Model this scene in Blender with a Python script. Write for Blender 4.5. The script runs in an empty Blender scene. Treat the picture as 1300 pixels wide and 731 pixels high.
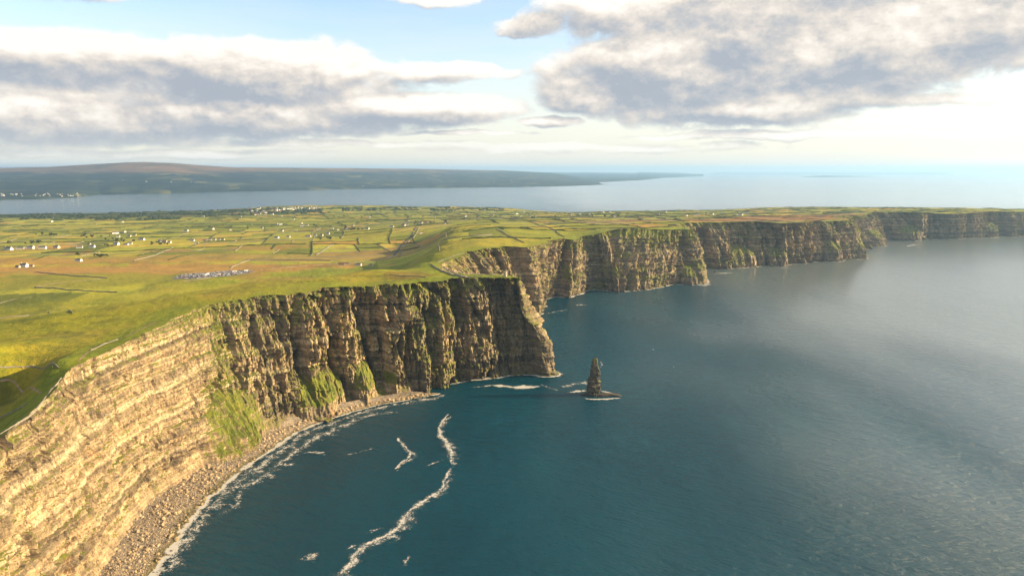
import bpy, bmesh, math, random
import numpy as np
from mathutils import Vector
random.seed(7); rng = np.random.default_rng(7)
C = bpy.context.scene.collection
R = math.radians
# ------------------------------------------------------------------ camera
CH = 400.0; F = 867.0; PT = math.atan(149.5 / 867)
cam = bpy.data.objects.new('camera', bpy.data.cameras.new('camera')); C.objects.link(cam)
cam.location = (0, 0, CH); cam.rotation_euler = (R(90) - PT, 0, 0)
cam.data.sensor_width = 36; cam.data.lens = 36 * F / 1300
cam.data.clip_start = 1; cam.data.clip_end = 250000
bpy.context.scene.camera = cam
# ------------------------------------------------------------------ light
SUN_AZ, SUN_EL = R(87), R(17)          # azimuth clockwise from +Y
SKY = 0.096
sc = bpy.context.scene
sc.view_settings.view_transform = 'Standard'; sc.view_settings.look = 'None'
sc.view_settings.gamma = 1; sc.view_settings.exposure = 1.62
sun = bpy.data.objects.new('sun', bpy.data.lights.new('sun', 'SUN')); C.objects.link(sun)
sd = Vector((math.sin(SUN_AZ) * math.cos(SUN_EL), math.cos(SUN_AZ) * math.cos(SUN_EL), math.sin(SUN_EL)))
sun.rotation_euler = (-sd).to_track_quat('-Z', 'Y').to_euler()
sun.data.energy = 5; sun.data.angle = R(0.5); sun.data.color = (1, 0.75, 0.42)

# ------------------------------------------------------------------ node helpers
class NT:
    def __init__(s, tree): s.t = tree; s.n = tree.nodes; s.l = tree.links
    def add(s, typ, **kw):
        n = s.n.new(typ)
        for k, v in kw.items(): setattr(n, k, v)
        return n
    def put(s, sock, v):
        if isinstance(v, E): v = v.s
        if isinstance(v, bpy.types.NodeSocket): s.l.new(v, sock)
        elif isinstance(v, (tuple, list)) and len(v) == 3 and sock.type == 'RGBA': sock.default_value = (*v, 1)
        else: sock.default_value = v
    def math(s, op, a, b=0.0, c=0.0, clamp=False):
        n = s.add('ShaderNodeMath', operation=op, use_clamp=clamp)
        s.put(n.inputs[0], a); s.put(n.inputs[1], b); s.put(n.inputs[2], c)
        return E(s, n.outputs[0])
    def noise(s, vec, scale=1, detail=4, rough=.55, dist=0, dim='3D'):
        n = s.add('ShaderNodeTexNoise', noise_dimensions=dim)
        if vec is not None: s.put(n.inputs['Vector'], vec)
        n.inputs['Scale'].default_value = scale; n.inputs['Detail'].default_value = detail
        n.inputs['Roughness'].default_value = rough; n.inputs['Distortion'].default_value = dist
        return E(s, n.outputs[0])
    def vmul(s, vec, v):
        n = s.add('ShaderNodeVectorMath', operation='MULTIPLY'); s.put(n.inputs[0], vec); n.inputs[1].default_value = v
        return n.outputs[0]
    def vadd(s, vec, v):
        n = s.add('ShaderNodeVectorMath', operation='ADD'); s.put(n.inputs[0], vec); s.put(n.inputs[1], v)
        return n.outputs[0]
    def mix(s, f, a, b, blend='MIX'):
        n = s.add('ShaderNodeMix', data_type='RGBA', blend_type=blend)
        s.put(n.inputs[0], f); s.put(n.inputs[6], a); s.put(n.inputs[7], b)
        return n.outputs[2]
    def step(s, x, a, b):
        n = s.add('ShaderNodeMapRange', interpolation_type='SMOOTHSTEP')
        s.put(n.inputs[0], x); s.put(n.inputs[1], a); s.put(n.inputs[2], b)
        return E(s, n.outputs[0])
    def ramp(s, f, stops):
        n = s.add('ShaderNodeValToRGB'); s.put(n.inputs[0], f)
        cr = n.color_ramp
        while len(cr.elements) < len(stops): cr.elements.new(0.5)
        for e, (p, c) in zip(cr.elements, stops): e.position = p; e.color = (*c, 1)
        return n.outputs[0]
    def bump(s, h, strength, dist, normal=None):
        n = s.add('ShaderNodeBump'); s.put(n.inputs['Height'], h); n.inputs['Strength'].default_value = strength
        n.inputs['Distance'].default_value = dist
        if normal is not None: s.put(n.inputs['Normal'], normal)
        return n.outputs[0]
class E:
    def __init__(s, nt, sock): s.nt = nt; s.s = sock
    def __add__(s, o): return s.nt.math('ADD', s, o)
    __radd__ = __add__
    def __mul__(s, o): return s.nt.math('MULTIPLY', s, o)
    __rmul__ = __mul__
    def __sub__(s, o): return s.nt.math('SUBTRACT', s, o)
    def __rsub__(s, o): return s.nt.math('SUBTRACT', o, s)
    def __truediv__(s, o): return s.nt.math('DIVIDE', s, o)
    def sat(s): return s.nt.math('ADD', s, 0.0, clamp=True)
    def mx(s, o): return s.nt.math('MAXIMUM', s, o)
    def mn(s, o): return s.nt.math('MINIMUM', s, o)
def new_mat(name, rough=.9, spec=.3):
    m = bpy.data.materials.new(name); m.use_nodes = True
    nt = NT(m.node_tree); b = nt.n['Principled BSDF']
    b.inputs['Roughness'].default_value = rough; b.inputs['Specular IOR Level'].default_value = spec
    return m, nt, b

# ------------------------------------------------------------------ sky with clouds (world)
w = bpy.data.worlds.new('World'); sc.world = w; w.use_nodes = True
w.cycles.sampling_method = 'MANUAL'; w.cycles.sample_map_resolution = 512
nt = NT(w.node_tree)
for n in list(nt.n): nt.n.remove(n)
sky = nt.add('ShaderNodeTexSky', sky_type='NISHITA', sun_disc=False)
sky.sun_elevation = SUN_EL; sky.sun_rotation = SUN_AZ; sky.altitude = 400
sky.air_density = 1.0; sky.dust_density = 1.6; sky.ozone_density = 1.2
geo = nt.add('ShaderNodeNewGeometry')
dirn = nt.vmul(geo.outputs['Incoming'], (-1, -1, -1))

def cloud_group():
    g = bpy.data.node_groups.new('cloud_density', 'ShaderNodeTree')
    g.interface.new_socket('Dir', in_out='INPUT', socket_type='NodeSocketVector')
    g.interface.new_socket('D', in_out='OUTPUT', socket_type='NodeSocketFloat'); g.interface.new_socket('B', in_out='OUTPUT', socket_type='NodeSocketFloat')
    q = NT(g); gi = q.add('NodeGroupInput'); go = q.add('NodeGroupOutput')
    sep = q.add('ShaderNodeSeparateXYZ'); q.l.new(gi.outputs[0], sep.inputs[0])
    X, Y, Z = (E(q, sep.outputs[i]) for i in range(3))
    u = q.math('ARCTAN2', X, Y) * (180 / math.pi); v = q.math('ARCSINE', Z) * (180 / math.pi)
    wob = q.noise(q.vmul(gi.outputs[0], (9, 9, 16)), 1, 3)
    u = u + (wob - .5) * 7.0
    v = v + (wob - .5) * 1.6
    ell = [(-33, 7.4, 14, 1.9, 1.1), (-20, 7.2, 13, 2.3, 1.1), (-8, 7.7, 7.5, .75, .8), (-17, 6.2, 8, 1.6, .9),
           (-34, 3.6, 14, 2.0, 1.1), (-20, 4.0, 14, 1.7, 1.1), (-8.5, 4.9, 9, 1.4, 1.1), (-26, 5.2, 14, .9, .7),
           (13.5, 7.2, 9.5, 3.6, 1.1), (22, 8.2, 14, 4.2, 1.2), (34, 10.4, 15, 4.0, 1.1), (24, 12, 16, 4, 1.1), (17, 4.6, 9, 1.1, .9), (12, 12, 10, 1.6, .8), (27, 12.5, 14, 2.2, .9),
           (27, 4.9, 9, .5, .55), (38, 7.2, 10, .9, .6),
           (-33, 12.2, 4, 1.1, .75), (2.1, 11.3, 2.4, .8, .7), (3.2, 3.9, 2.4, .45, .8), (-6.5, 13.0, 3, .6, .6), (6, 12.6, 2.5, 1.0, .7), (-14, 2.0, 9, .3, .5), (3, 1.7, 11, .35, .45), (22, 2.6, 12, .3, .5), (-4, 2.9, 5, .2, .5), (-28, 1.2, 12, .3, .4)]
    acc = None
    for (a, b, ra, rb, k) in ell:
        du = (u - a) * (1 / ra); dv = (v - b) * (1 / rb)
        e = (1.0 - (du * du + dv * dv)) * k
        acc = e if acc is None else q.math('SMOOTH_MAX', acc, e, .35)
    acc = acc.mx(-1.0)
    # beyond the frame: loose cloud cover of the same kind
    big = (q.noise(q.vmul(gi.outputs[0], (1, 1, 2.2)), 2.6, 3) - .47) * 5.0
    out = q.step(v, 13.5, 17).mx(q.step(q.math('ABSOLUTE', u), 42, 50) * q.step(v, 1, 6))
    acc = acc + (big.mx(-1.0) - acc) * out
    n1 = q.noise(q.vmul(gi.outputs[0], (1, 1, 2.0)), 9, 9, .56, .25)
    n2 = q.noise(q.vmul(gi.outputs[0], (1, 1, 1.4)), 30, 8, .68, .3)
    n3 = q.noise(q.vmul(gi.outputs[0], (1, 1, 3.4)), 4.2, 4, .5, .4)
    d = acc * .80 + (n1 - .5) * 1.7 + (n3 - .5) * 1.6 + (n2 - .5) * .95 + .10
    q.put(go.inputs[0], d)
    w4 = q.vadd(q.vmul(gi.outputs[0], (1, 1, 1.5)), (3.1, 1.7, .4))
    bil = q.math('ABSOLUTE', q.noise(w4, 17, 6, .6, .3) - .5) * -3.2
    q.put(go.inputs[1], acc * .95 + (q.noise(w4, 7, 3, .5) - .5) * 2.4 + bil + .45)
    return g
cg = cloud_group()
def D(vec):
    n = nt.add('ShaderNodeGroup'); n.node_tree = cg; nt.put(n.inputs[0], vec); return E(nt, n.outputs[0]), E(nt, n.outputs[1])
d0, b0 = D(dirn)
d1, b1 = D(nt.vadd(dirn, (.030, .004, .022)))
d2, b2 = D(nt.vadd(dirn, (.008, .001, .010)))
sep = nt.add('ShaderNodeSeparateXYZ'); nt.l.new(dirn, sep.inputs[0]); Z = E(nt, sep.outputs[2]); X = E(nt, sep.outputs[0])
alpha = nt.step(d0, -.12, .55)
tone = nt.noise(nt.vmul(dirn, (1, 1, 2.4)), 7.5, 9, .62, .2)
lit = ((d0 - d1) * .50 + (d0 - d2) * .75 + .62 - d0.mn(1.3) * .26 - d1.mx(0.0).mn(1.5) * .12 + (tone - .5) * .9 + X * .12).sat()
cc = nt.ramp(lit, [(0, (.40, .44, .50)), (.25, (.54, .54, .55)), (.45, (.70, .65, .60)), (.66, (.86, .79, .71)), (1, (1.06, 1.0, .91))])
bg = nt.add('ShaderNodeBackground')
skyc = nt.mix(1.0, sky.outputs[0], (SKY, SKY, SKY), 'MULTIPLY')
# thin high veil that whitens the blue, thicker toward the horizon
veil = (nt.step(Z, .26, -.02) * .78 + .04 + (nt.noise(nt.vmul(dirn, (1, 1, 7)), 5, 5) - .5) * .5).sat()
skyc = nt.mix(veil, skyc, (.335, .315, .28))
ccs = nt.mix(1.0, cc, (.36, .36, .36), 'MULTIPLY')
far = nt.step(Z, .0, .07)
lit2 = ((b0 - b2) * .55 + (b0 - b1) * .30 + .58 + (tone - .5) * .7).sat()
cb = nt.mix(1.0, nt.ramp(lit2, [(0, (.46, .50, .56)), (.35, (.72, .68, .64)), (.65, (.95, .89, .81)), (1, (1.08, 1.03, .95))]), (.335, .335, .335), 'MULTIPLY')
skyc = nt.mix(nt.step(b0, -.2, .55) * (far * .6 + .36), skyc, cb)
fin = nt.mix(alpha * (far * .6 + .38), skyc, ccs)
nt.l.new(fin, bg.inputs[0]); bg.inputs[1].default_value = 1
wo = nt.add('ShaderNodeOutputWorld'); nt.l.new(bg.outputs[0], wo.inputs[0])

# ------------------------------------------------------------------ maths
def un(px, py, z):
    a = (px - 650) / F; b = -(py - 365.5) / F
    dy = math.cos(PT) + b * math.sin(PT); dz = -math.sin(PT) + b * math.cos(PT)
    t = (z - CH) / dz
    return (a * t, dy * t)
def project(x, y, z):
    zc = z - CH; f = y * math.cos(PT) - zc * math.sin(PT); u = y * math.sin(PT) + zc * math.cos(PT)
    return 650 + F * x / f, 365.5 - F * u / f
def _h(ix, iy, s):
    h = (ix.astype(np.int64) * 374761393 + iy.astype(np.int64) * 668265263 + s * 974634777) & 0xffffffff
    h = ((h ^ (h >> 13)) * 1274126177) & 0xffffffff
    h = ((h ^ (h >> 16)) * 2246822519) & 0xffffffff
    return (h ^ (h >> 15)) & 0xffffffff
def hrand(ix, iy, s=0): return _h(np.floor(ix), np.floor(iy), s) / 4294967295.0
def perlin(x, y, s=0):
    x0 = np.floor(x); y0 = np.floor(y); fx = x - x0; fy = y - y0
    def g(ix, iy, dx, dy):
        a = _h(ix, iy, s) * (2 * math.pi / 4294967296.0)
        return np.cos(a) * dx + np.sin(a) * dy
    u = fx * fx * fx * (fx * (fx * 6 - 15) + 10); v = fy * fy * fy * (fy * (fy * 6 - 15) + 10)
    n00 = g(x0, y0, fx, fy); n10 = g(x0 + 1, y0, fx - 1, fy); n01 = g(x0, y0 + 1, fx, fy - 1); n11 = g(x0 + 1, y0 + 1, fx - 1, fy - 1)
    return ((n00 * (1 - u) + n10 * u) * (1 - v) + (n01 * (1 - u) + n11 * u) * v) * 1.5
def fbm(x, y, o=4, s=0, g=.5):
    r = 0; a = 1
    for i in range(o): r = r + a * perlin(x * 2 ** i, y * 2 ** i, s + i * 17); a *= g
    return r
def ridged(x, y, s=0): return 1 - np.abs(perlin(x, y, s)) * 1.6
def sst(x, a, b):
    t = np.clip((x - a) / (b - a), 0, 1); return t * t * (3 - 2 * t)

# ------------------------------------------------------------------ terrain height field
# cliff-top edge (T: x, y, z), cliff toe (B: x, y), roughness weight, talus/tip profile flag
def P(px, py, z): x, y = un(px, py, z); return (x, y, z)
COAST = [  # T, B, gully amplitude
    ((-470, -700, 150), (-400, -720), .6), ((-440, -300, 152), (-375, -300), .6), ((-430, 100, 155), (-368, 100), .6), ((-432, 350, 158), (-375, 345), .5),
    (P(-30, 590, 162), (-392, 470), .45),
    (P(0, 556, 165), un(60, 800, 0), .4), (P(60, 508, 172), un(125, 731, 3), .35), (P(90, 468, 178), un(158, 680, 4), .35),
    (P(130, 448, 182), un(190, 640, 4), .35), (P(180, 425, 186), un(225, 615, 4), .35), (P(230, 400, 190), un(262, 592, 4), .4), (P(268, 386.5, 191), un(310, 566, 3), .6),
    (P(318, 380.5, 192), un(352, 548, 2), .8), (P(372, 374, 193), un(395, 532, 1), 1.0), (P(422, 368.5, 195), un(440, 518, 0), 1.0), (P(474, 365, 195), un(490, 507, 0), 1.0),
    (P(522, 361, 195), un(533, 500, 0), 1.0), (P(568, 357, 197), un(580, 491, 0), 1.0), (P(612, 353.5, 199), un(625, 484, 0), 1.0), (P(646, 352.5, 200), un(668, 479, 0), .9),
    ((15, 1281, 199), un(700, 477.5, 0), .7), ((22, 1300, 199), (94, 1312), .4), ((8, 1322, 198), (78, 1345), .5), ((-25, 1345, 198), (40, 1385), .6), ((-75, 1365, 197), (-20, 1440), .6),
    ((-120, 1405, 196), (-60, 1500), .6), ((-150, 1465, 194), (-85, 1540), .6),
    ((-137, 1560, 195), (-75, 1590), .5), ((-115, 1660, 195), (-45, 1670), .7), ((-75, 1740, 196), (-10, 1740), .9), ((-45, 1770, 195), (10, 1790), .9),
    ((5, 1810, 195), (55, 1830), .7), ((60, 1870, 194), (80, 1890), .6), (P(690, 307, 193), un(684, 391, 0), .8), (P(715, 303, 184), un(702, 377, 0), 1),
    ((205, 2195, 178), (190, 2150), .8), ((235, 2330, 174), (252, 2262), .6), ((285, 2330, 182), (300, 2255), .7), ((335, 2310, 193), (350, 2225), 1.0),
    (P(800, 291.5, 193), un(795, 371, 0), 1), (P(830, 291, 192), un(822, 368, 0), .7), (P(858, 290.5, 192), un(848, 362, 0), 1), (P(880, 290, 190), un(892, 361, 0), .8),
    ((655, 2520, 189), (725, 2500), .5), ((640, 2660, 188), (735, 2640), .6), ((690, 2790, 187), (770, 2755), .6),
    ((860, 2860, 186), (895, 2790), 1), ((1010, 2900, 185), (1050, 2850), 1), (P(1000, 283.5, 182), un(1003, 336, 0), 1), (P(1040, 280.5, 180), un(1048, 332, 0), 1),
    (P(1080, 278.5, 175), un(1093, 328, 0), .8), ((1600, 3300, 172), (1690, 3260), .5), ((1640, 3480, 170), (1750, 3420), .6),
    ((1830, 3640, 166), (1900, 3560), 1), ((1990, 3830, 163), (2070, 3800), .9), ((2200, 3990, 160), (2280, 3930), 1), (P(1190, 271.5, 154), un(1186, 305, 0), 1), (P(1240, 270, 152), un(1240, 302, 0), .8),
    (P(1300, 268.5, 150), un(1300, 300, 0), 1), ((3900, 4560, 146), (3880, 4480), 1), ((4700, 4900, 120), (4720, 4810), .9), ((5500, 5100, 60), (5560, 5030), .7), ((6000, 5200, 20), (6060, 5160), .3)]
FAR = [(6000, 5600, 10), (5000, 6100, 40)] + [P(*p) for p in [(1300, 265.5, 135), (1240, 264.5, 120), (1150, 263.5, 105), (1060, 262.5, 95), (970, 263.5, 80), (900, 266.5, 60), (820, 267.5, 45), (760, 268.3, 25),
       (725, 269.5, 8), (700, 269, 5), (672, 266.5, 5), (655, 264.5, 5), (620, 263, 5), (560, 262.5, 5), (500, 261, 5), (440, 260.5, 5), (390, 260.5, 5), (330, 263, 5), (270, 267, 5), (200, 269, 5), (100, 271, 5), (0, 272, 5)]] + [(-7000, 6100, 5), (-14000, 5200, 8)]
CTL = [P(*p) for p in [
    (-60, 470, 172), (0, 455, 176), (60, 462, 178), (95, 462, 178.5), (30, 495, 148), (0, 500, 140), (0, 515, 134), (-20, 560, 128), (0, 538, 140), (22, 520, 146), (55, 492, 160), (-80, 520, 130), (-120, 600, 130),
    (0, 432, 168), (60, 422, 174), (120, 410, 176), (120, 435, 181), (200, 400, 186), (0, 410, 159), (70, 399, 164), (150, 386, 171), (230, 373, 179), (330, 358, 187), (450, 345, 192), (545, 337, 194),
    (260, 355, 108), (280, 348, 102), (340, 345, 104), (430, 336, 112), 
    (0, 370, 100), (100, 350, 96), (200, 333, 92), (50, 330, 88), (300, 322, 92), (400, 312, 92), (600, 280, 150),
    (650, 288, 176), (690, 290, 178), (500, 283, 88), (700, 282, 150), (750, 288, 172), (800, 281, 150), (850, 282, 165), (760, 275, 95), (900, 275, 110), (900, 281, 165), (1000, 273, 130), (1000, 279, 168), (1080, 269, 125), (1100, 274, 160), (1180, 267, 128),
    (0, 300, 62), (100, 300, 62), (200, 300, 66), (300, 300, 68), (400, 290, 62), (0, 280, 22), (100, 280, 24), (200, 280, 28), (300, 275, 28), (400, 271, 22), (500, 274, 44), (600, 271, 44), (650, 269.5, 24), (690, 274, 60), (800, 271.5, 66), (-300, 350, 70), (-300, 290, 30), (-500, 420, 110)]]
for (cx_, cy_, cz_) in [P(*p) for p in ((0, 410, 159), (40, 404, 161), (70, 399, 164), (150, 386, 171), (230, 373, 179), (330, 358, 187), (400, 350, 190), (450, 345, 192))]:
    CTL += [(cx_ - 48, cy_ + 22, cz_ - 27), (cx_ - 105, cy_ + 50, cz_ - 52)]
for (cx_, cy_, cz_) in ((-190, 1560, 192), (-182, 1730, 191), (-185, 1900, 190), (-180, 2100, 188), (-190, 2350, 184), (-205, 2600, 178), (-240, 2900, 168)):
    CTL += [(cx_, cy_, cz_), (cx_ - 22, cy_, cz_ - 3), (cx_ - 75, cy_ + 5, cz_ - 36), (cx_ - 135, cy_ + 20, cz_ - 68), (cx_ - 200, cy_ + 40, cz_ - 82)]
CTL += [(-700, -200, 120), (-1100, 200, 90), (-2500, -300, 60), (-800, 500, 130), (-5000, 0, 40)]
cp = np.array([c[0] for c in COAST] + FAR + CTL, float)
CC = 24.0
def phi(r2): return np.sqrt(r2 + CC * CC)
A = phi(((cp[:, None, :2] - cp[None, :, :2]) ** 2).sum(-1)); n = len(cp)
A[np.diag_indices(n)] += -0.5
M = np.zeros((n + 1, n + 1)); M[:n, :n] = A; M[:n, n] = 1; M[n, :n] = 1
sol = np.linalg.solve(M, np.concatenate([cp[:, 2], [0]])); wts, c0 = sol[:n], sol[n]
def h(x, y):
    x = np.asarray(x, float); y = np.asarray(y, float); sh = x.shape; x = x.ravel(); y = y.ravel()
    out = np.full(x.shape, c0)
    for (cx, cy, _), wt in zip(cp, wts): out += wt * np.sqrt((x - cx) ** 2 + (y - cy) ** 2 + CC * CC)
    out += fbm(x / 420, y / 420, 3, 5) * 5 + fbm(x / 60, y / 60, 3, 9) * 1.3 + fbm(x / 11, y / 11, 2, 11) * .45 * (y < 3000)
    return np.maximum(out, 1.5).reshape(sh)
def hit(px, py):                      # where the view ray of a pixel meets the land
    a = (px - 650) / F; b = -(py - 365.5) / F
    d = np.array([a, math.cos(PT) + b * math.sin(PT), -math.sin(PT) + b * math.cos(PT)])
    ts = np.geomspace(450, 11000, 320)
    z = CH + d[2] * ts; hh = h(d[0] * ts, d[1] * ts); k = np.argmax(z < hh)
    if not (z < hh).any(): k = 319
    t0, t1 = ts[max(k - 1, 0)], ts[k]
    for _ in range(12):
        tm = .5 * (t0 + t1)
        if CH + d[2] * tm < h(np.array([d[0] * tm]), np.array([d[1] * tm]))[0]: t1 = tm
        else: t0 = tm
    return d[0] * t1, d[1] * t1

# ------------------------------------------------------------------ mesh helpers
def link(name, me, mats=(), parent=None):
    o = bpy.data.objects.new(name, me); C.objects.link(o); o.parent = parent
    for m in mats: me.materials.append(m)
    return o
def grid_mesh(name, V, nr, nc, mask=None, smooth=True):
    idx = np.arange(nr * nc).reshape(nr, nc)
    q = np.stack([idx[:-1, :-1], idx[:-1, 1:], idx[1:, 1:], idx[1:, :-1]], -1).reshape(-1, 4)
    if mask is not None: q = q[mask.ravel()]
    return quad_mesh(name, V, q, smooth)
def quad_mesh(name, V, q, smooth=True):
    used = np.zeros(len(V), bool); used[q.ravel()] = True
    remap = np.cumsum(used) - 1; V2 = V[used]; q = remap[q]
    me = bpy.data.meshes.new(name); k = q.shape[1]
    me.vertices.add(len(V2)); me.vertices.foreach_set('co', V2.astype(np.float32).ravel())
    me.loops.add(q.size); me.loops.foreach_set('vertex_index', q.ravel().astype(np.int32))
    me.polygons.add(len(q)); me.polygons.foreach_set('loop_start', np.arange(0, q.size, k, dtype=np.int32))
    me.polygons.foreach_set('use_smooth', np.full(len(q), smooth))
    me.update(calc_edges=True); me.validate()
    return me, used
def set_attr(me, name, arr):
    a = me.attributes.new(name, 'FLOAT_COLOR' if arr.ndim == 2 else 'FLOAT', 'POINT')
    if arr.ndim == 2:
        a.data.foreach_set('color', np.hstack([arr, np.ones((len(arr), 1))]).astype(np.float32).ravel())
    else: a.data.foreach_set('value', arr.astype(np.float32))
def props(o, label=None, cat=None, group=None, kind=None):
    if label: o['label'] = label
    if cat: o['category'] = cat
    if group: o['group'] = group
    if kind: o['kind'] = kind
    return o

# ------------------------------------------------------------------ materials
def attr(nt, name, out='Color'):
    a = nt.add('ShaderNodeAttribute', attribute_name=name); return a.outputs[out]
def pos(nt): return nt.add('ShaderNodeNewGeometry').outputs['Position']

def rock_material(name):
    m, nt, b = new_mat(name, .92, .2)
    p = pos(nt); s3 = nt.add('ShaderNodeSeparateXYZ'); nt.l.new(p, s3.inputs[0]); z = E(nt, s3.outputs[2])
    wob = nt.noise(p, .004, 2) * 14 + nt.noise(p, .06, 3) * 1.6
    bed = E(nt, nt.add('ShaderNodeCombineXYZ').outputs[0])
    cx = bed.s.node; nt.put(cx.inputs[2], z + wob)
    band = nt.noise(cx.outputs[0], .11, 6, .72)                       # horizontal beds
    thin = nt.noise(nt.vmul(p, (.012, .012, .9)), 1, 4, .7)
    blot = nt.noise(p, .045, 6, .65)
    thick = nt.noise(cx.outputs[0], .038, 3, .6)
    f = .5 + (band - .5) * 1.35 + (thick - .5) * 1.1 + (thin - .5) * .45 + (blot - .5) * .8
    col = nt.ramp(f, [(.22, (.075, .060, .044)), (.38, (.17, .130, .085)), (.50, (.30, .222, .130)), (.62, (.44, .33, .195)), (.80, (.56, .44, .28))])
    zb = z + nt.noise(p, .006, 3) * 10 - 5 + nt.noise(p, .12, 4) * 2
    for z0_, hw_ in ((121, 2.6), (84, 1.6), (166, 1.8), (44, 1.8)):        # harder pale sandstone beds that run the length of the cliffs
        col = nt.mix(nt.step(nt.math('ABSOLUTE', zb - z0_), hw_ * 1.5, hw_ * .6) * .55, col, (.52, .42, .27)); col = nt.mix(nt.step(nt.math('ABSOLUTE', zb - (z0_ - hw_ * 2.4)), hw_ * 1.3, hw_ * .5) * .6, col, (.10, .080, .055))
    rust = nt.step(nt.noise(p, .025, 4), .60, .72)
    col = nt.mix(rust * .45, col, (.33, .17, .075))
    # dark water stains, stretched downward; 'dark' carries shade painted onto the cliffs
    stain = nt.step(nt.noise(nt.vmul(p, (.11, .11, .012)), 1, 4, .6), .54, .70)
    dark = E(nt, attr(nt, 'dark', 'Fac'))
    col = nt.mix((stain * .38 + dark * .68).sat(), col, (.085, .078, .066))
    wet = nt.step(z, 7, 0)
    col = nt.mix(wet * .75, col, (.045, .04, .032))
    # turf on anything that is not steep
    nrm = nt.add('ShaderNodeNewGeometry'); sn = nt.add('ShaderNodeSeparateXYZ'); nt.l.new(nrm.outputs['Normal'], sn.inputs[0])
    nz = E(nt, sn.outputs[2]); g = E(nt, attr(nt, 'grass', 'Fac'))
    gn = nt.noise(p, .07, 6, .7); gf = nt.noise(p, .5, 4, .7)
    mask = nt.step(nz * .85 + g * .95 + (gn - .5) * .9 + (gf - .5) * .8, .58, .80)
    gcol = nt.ramp(nt.noise(p, .06, 5, .7) * .6 + gf * .4, [(.3, (.045, .075, .012)), (.5, (.12, .145, .018)), (.68, (.23, .205, .030))])
    soil = nt.step(nt.noise(nt.vmul(p, (.10, .10, .03)), 1, 5, .7), .50, .62)
    gcol = nt.mix(soil * .7, gcol, (.155, .115, .060))
    col = nt.mix(mask, col, gcol)
    nt.l.new(col, b.inputs['Base Color'])
    crack = nt.math('ABSOLUTE', nt.noise(nt.vmul(p, (.16, .16, .03)), 1, 3, .55) - .5)
    col_ = nt.mix(nt.step(crack, .022, .004) * .6, col, (.05, .042, .035)); nt.l.new(col_, b.inputs['Base Color'])
    hgt = nt.noise(p, .35, 7, .7) * .7 + nt.noise(nt.vmul(p, (.03, .03, 1.0)), 1.2, 5, .7) * 1.3 + nt.noise(nt.vmul(p, (.6, .6, .10)), 1, 5, .65) * .7
    nt.l.new(nt.bump(hgt, 1.0, 1.5), b.inputs['Normal'])
    return m
rockm = rock_material('layered_sandstone')

def land_material():
    m, nt, b = new_mat('pasture', .95, .15)
    p = pos(nt)
    c = attr(nt, 'col')
    n1 = nt.noise(p, .012, 6, .6); n2 = nt.noise(p, .11, 5, .7); n3 = nt.noise(p, .0022, 4, .6)
    k = n1 * .8 + n2 * .75 + n3 * .5 - .02
    c = nt.mix(1.0, c, nt.ramp(k, [(.5, (.42, .48, .42)), (.95, (.98, .98, .98)), (1.0, (1.3, 1.18, 1.0))]), 'MULTIPLY')
    br = nt.step(n1 * .5 + n3 * .5, .53, .68) * .35
    c = nt.mix(br, c, (.21, .15, .045))
    tuft = nt.step(nt.noise(p, .45, 4, .7), .56, .70)
    c = nt.mix(tuft * .5, c, (.05, .07, .012))
    streak = nt.step(nt.noise(nt.vmul(p, (.03, .006, .01)), 1, 5, .7), .55, .66)
    c = nt.mix(streak * .3, c, (.075, .10, .012))
    nt.l.new(c, b.inputs['Base Color'])
    nt.l.new(nt.bump(n2 * 3.0 + nt.noise(p, .5, 4, .7) * 1.6, .9, 1.0), b.inputs['Normal'])
    return m
landm = land_material()
def simple(name, col, rough=.85, spec=.3, var=.25, scale=1.0, metal=0):
    m, nt, b = new_mat(name, rough, spec)
    n = nt.noise(pos(nt), scale, 4)
    lo = tuple(c * (1 - var) for c in col); hi = tuple(min(1, c * (1 + var)) for c in col)
    nt.l.new(nt.ramp(n, [(.3, lo), (.7, hi)]), b.inputs['Base Color']); b.inputs['Metallic'].default_value = metal
    return m

# ------------------------------------------------------------------ cliffs
def catmull(P, t):
    P = np.asarray(P, float); n = len(P); i = np.clip(np.floor(t).astype(int), 0, n - 2); f = (t - i)[:, None]
    g = lambda k: P[np.clip(i + k, 0, n - 1)]
    p0, p1, p2, p3 = g(-1), g(0), g(1), g(2)
    return .5 * (2 * p1 + (p2 - p0) * f + (2 * p0 - 5 * p1 + 4 * p2 - p3) * f ** 2 + (3 * p1 - p0 - 3 * p2 + p3) * f ** 3)
NC = len(COAST)
tt = np.linspace(0, NC - 1, 40001)
Bc = catmull([c[1] for c in COAST], tt); Tc = catmull([c[0][:2] for c in COAST], tt)
Ac = np.interp(tt, range(NC), [c[2] for c in COAST])
mid = .5 * (Bc + Tc)
seg = np.hypot(*np.diff(mid, axis=0).T); arc = np.concatenate([[0], np.cumsum(seg)])
dist = np.hypot(mid[:, 0], mid[:, 1])
dens = 1.0 / np.clip(dist / 800, .95, 3.2)
cum = np.concatenate([[0], np.cumsum(seg * .5 * (dens[1:] + dens[:-1]))])
NCOL = int(cum[-1] / 1.0)
u_ = np.linspace(0, cum[-1], NCOL)
tcol = np.interp(u_, cum, tt); S = np.interp(tcol, tt, arc)
Bx = catmull([c[1] for c in COAST], tcol); Tx = catmull([c[0][:2] for c in COAST], tcol); Am = np.interp(tcol, range(NC), [c[2] for c in COAST])
tan = np.gradient(.5 * (Bx + Tx), axis=0)
ker = np.hanning(61); ker /= ker.sum()
tan = np.stack([np.convolve(np.pad(tan[:, k], 30, 'edge'), ker, 'valid') for k in (0, 1)], 1)
tan /= np.linalg.norm(tan, axis=1)[:, None]
Nn = np.stack([tan[:, 1], -tan[:, 0]], 1)      # outward: sea lies on the right of the walk along the coast
def s_at(kf): return np.interp(kf, tt, arc)
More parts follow.
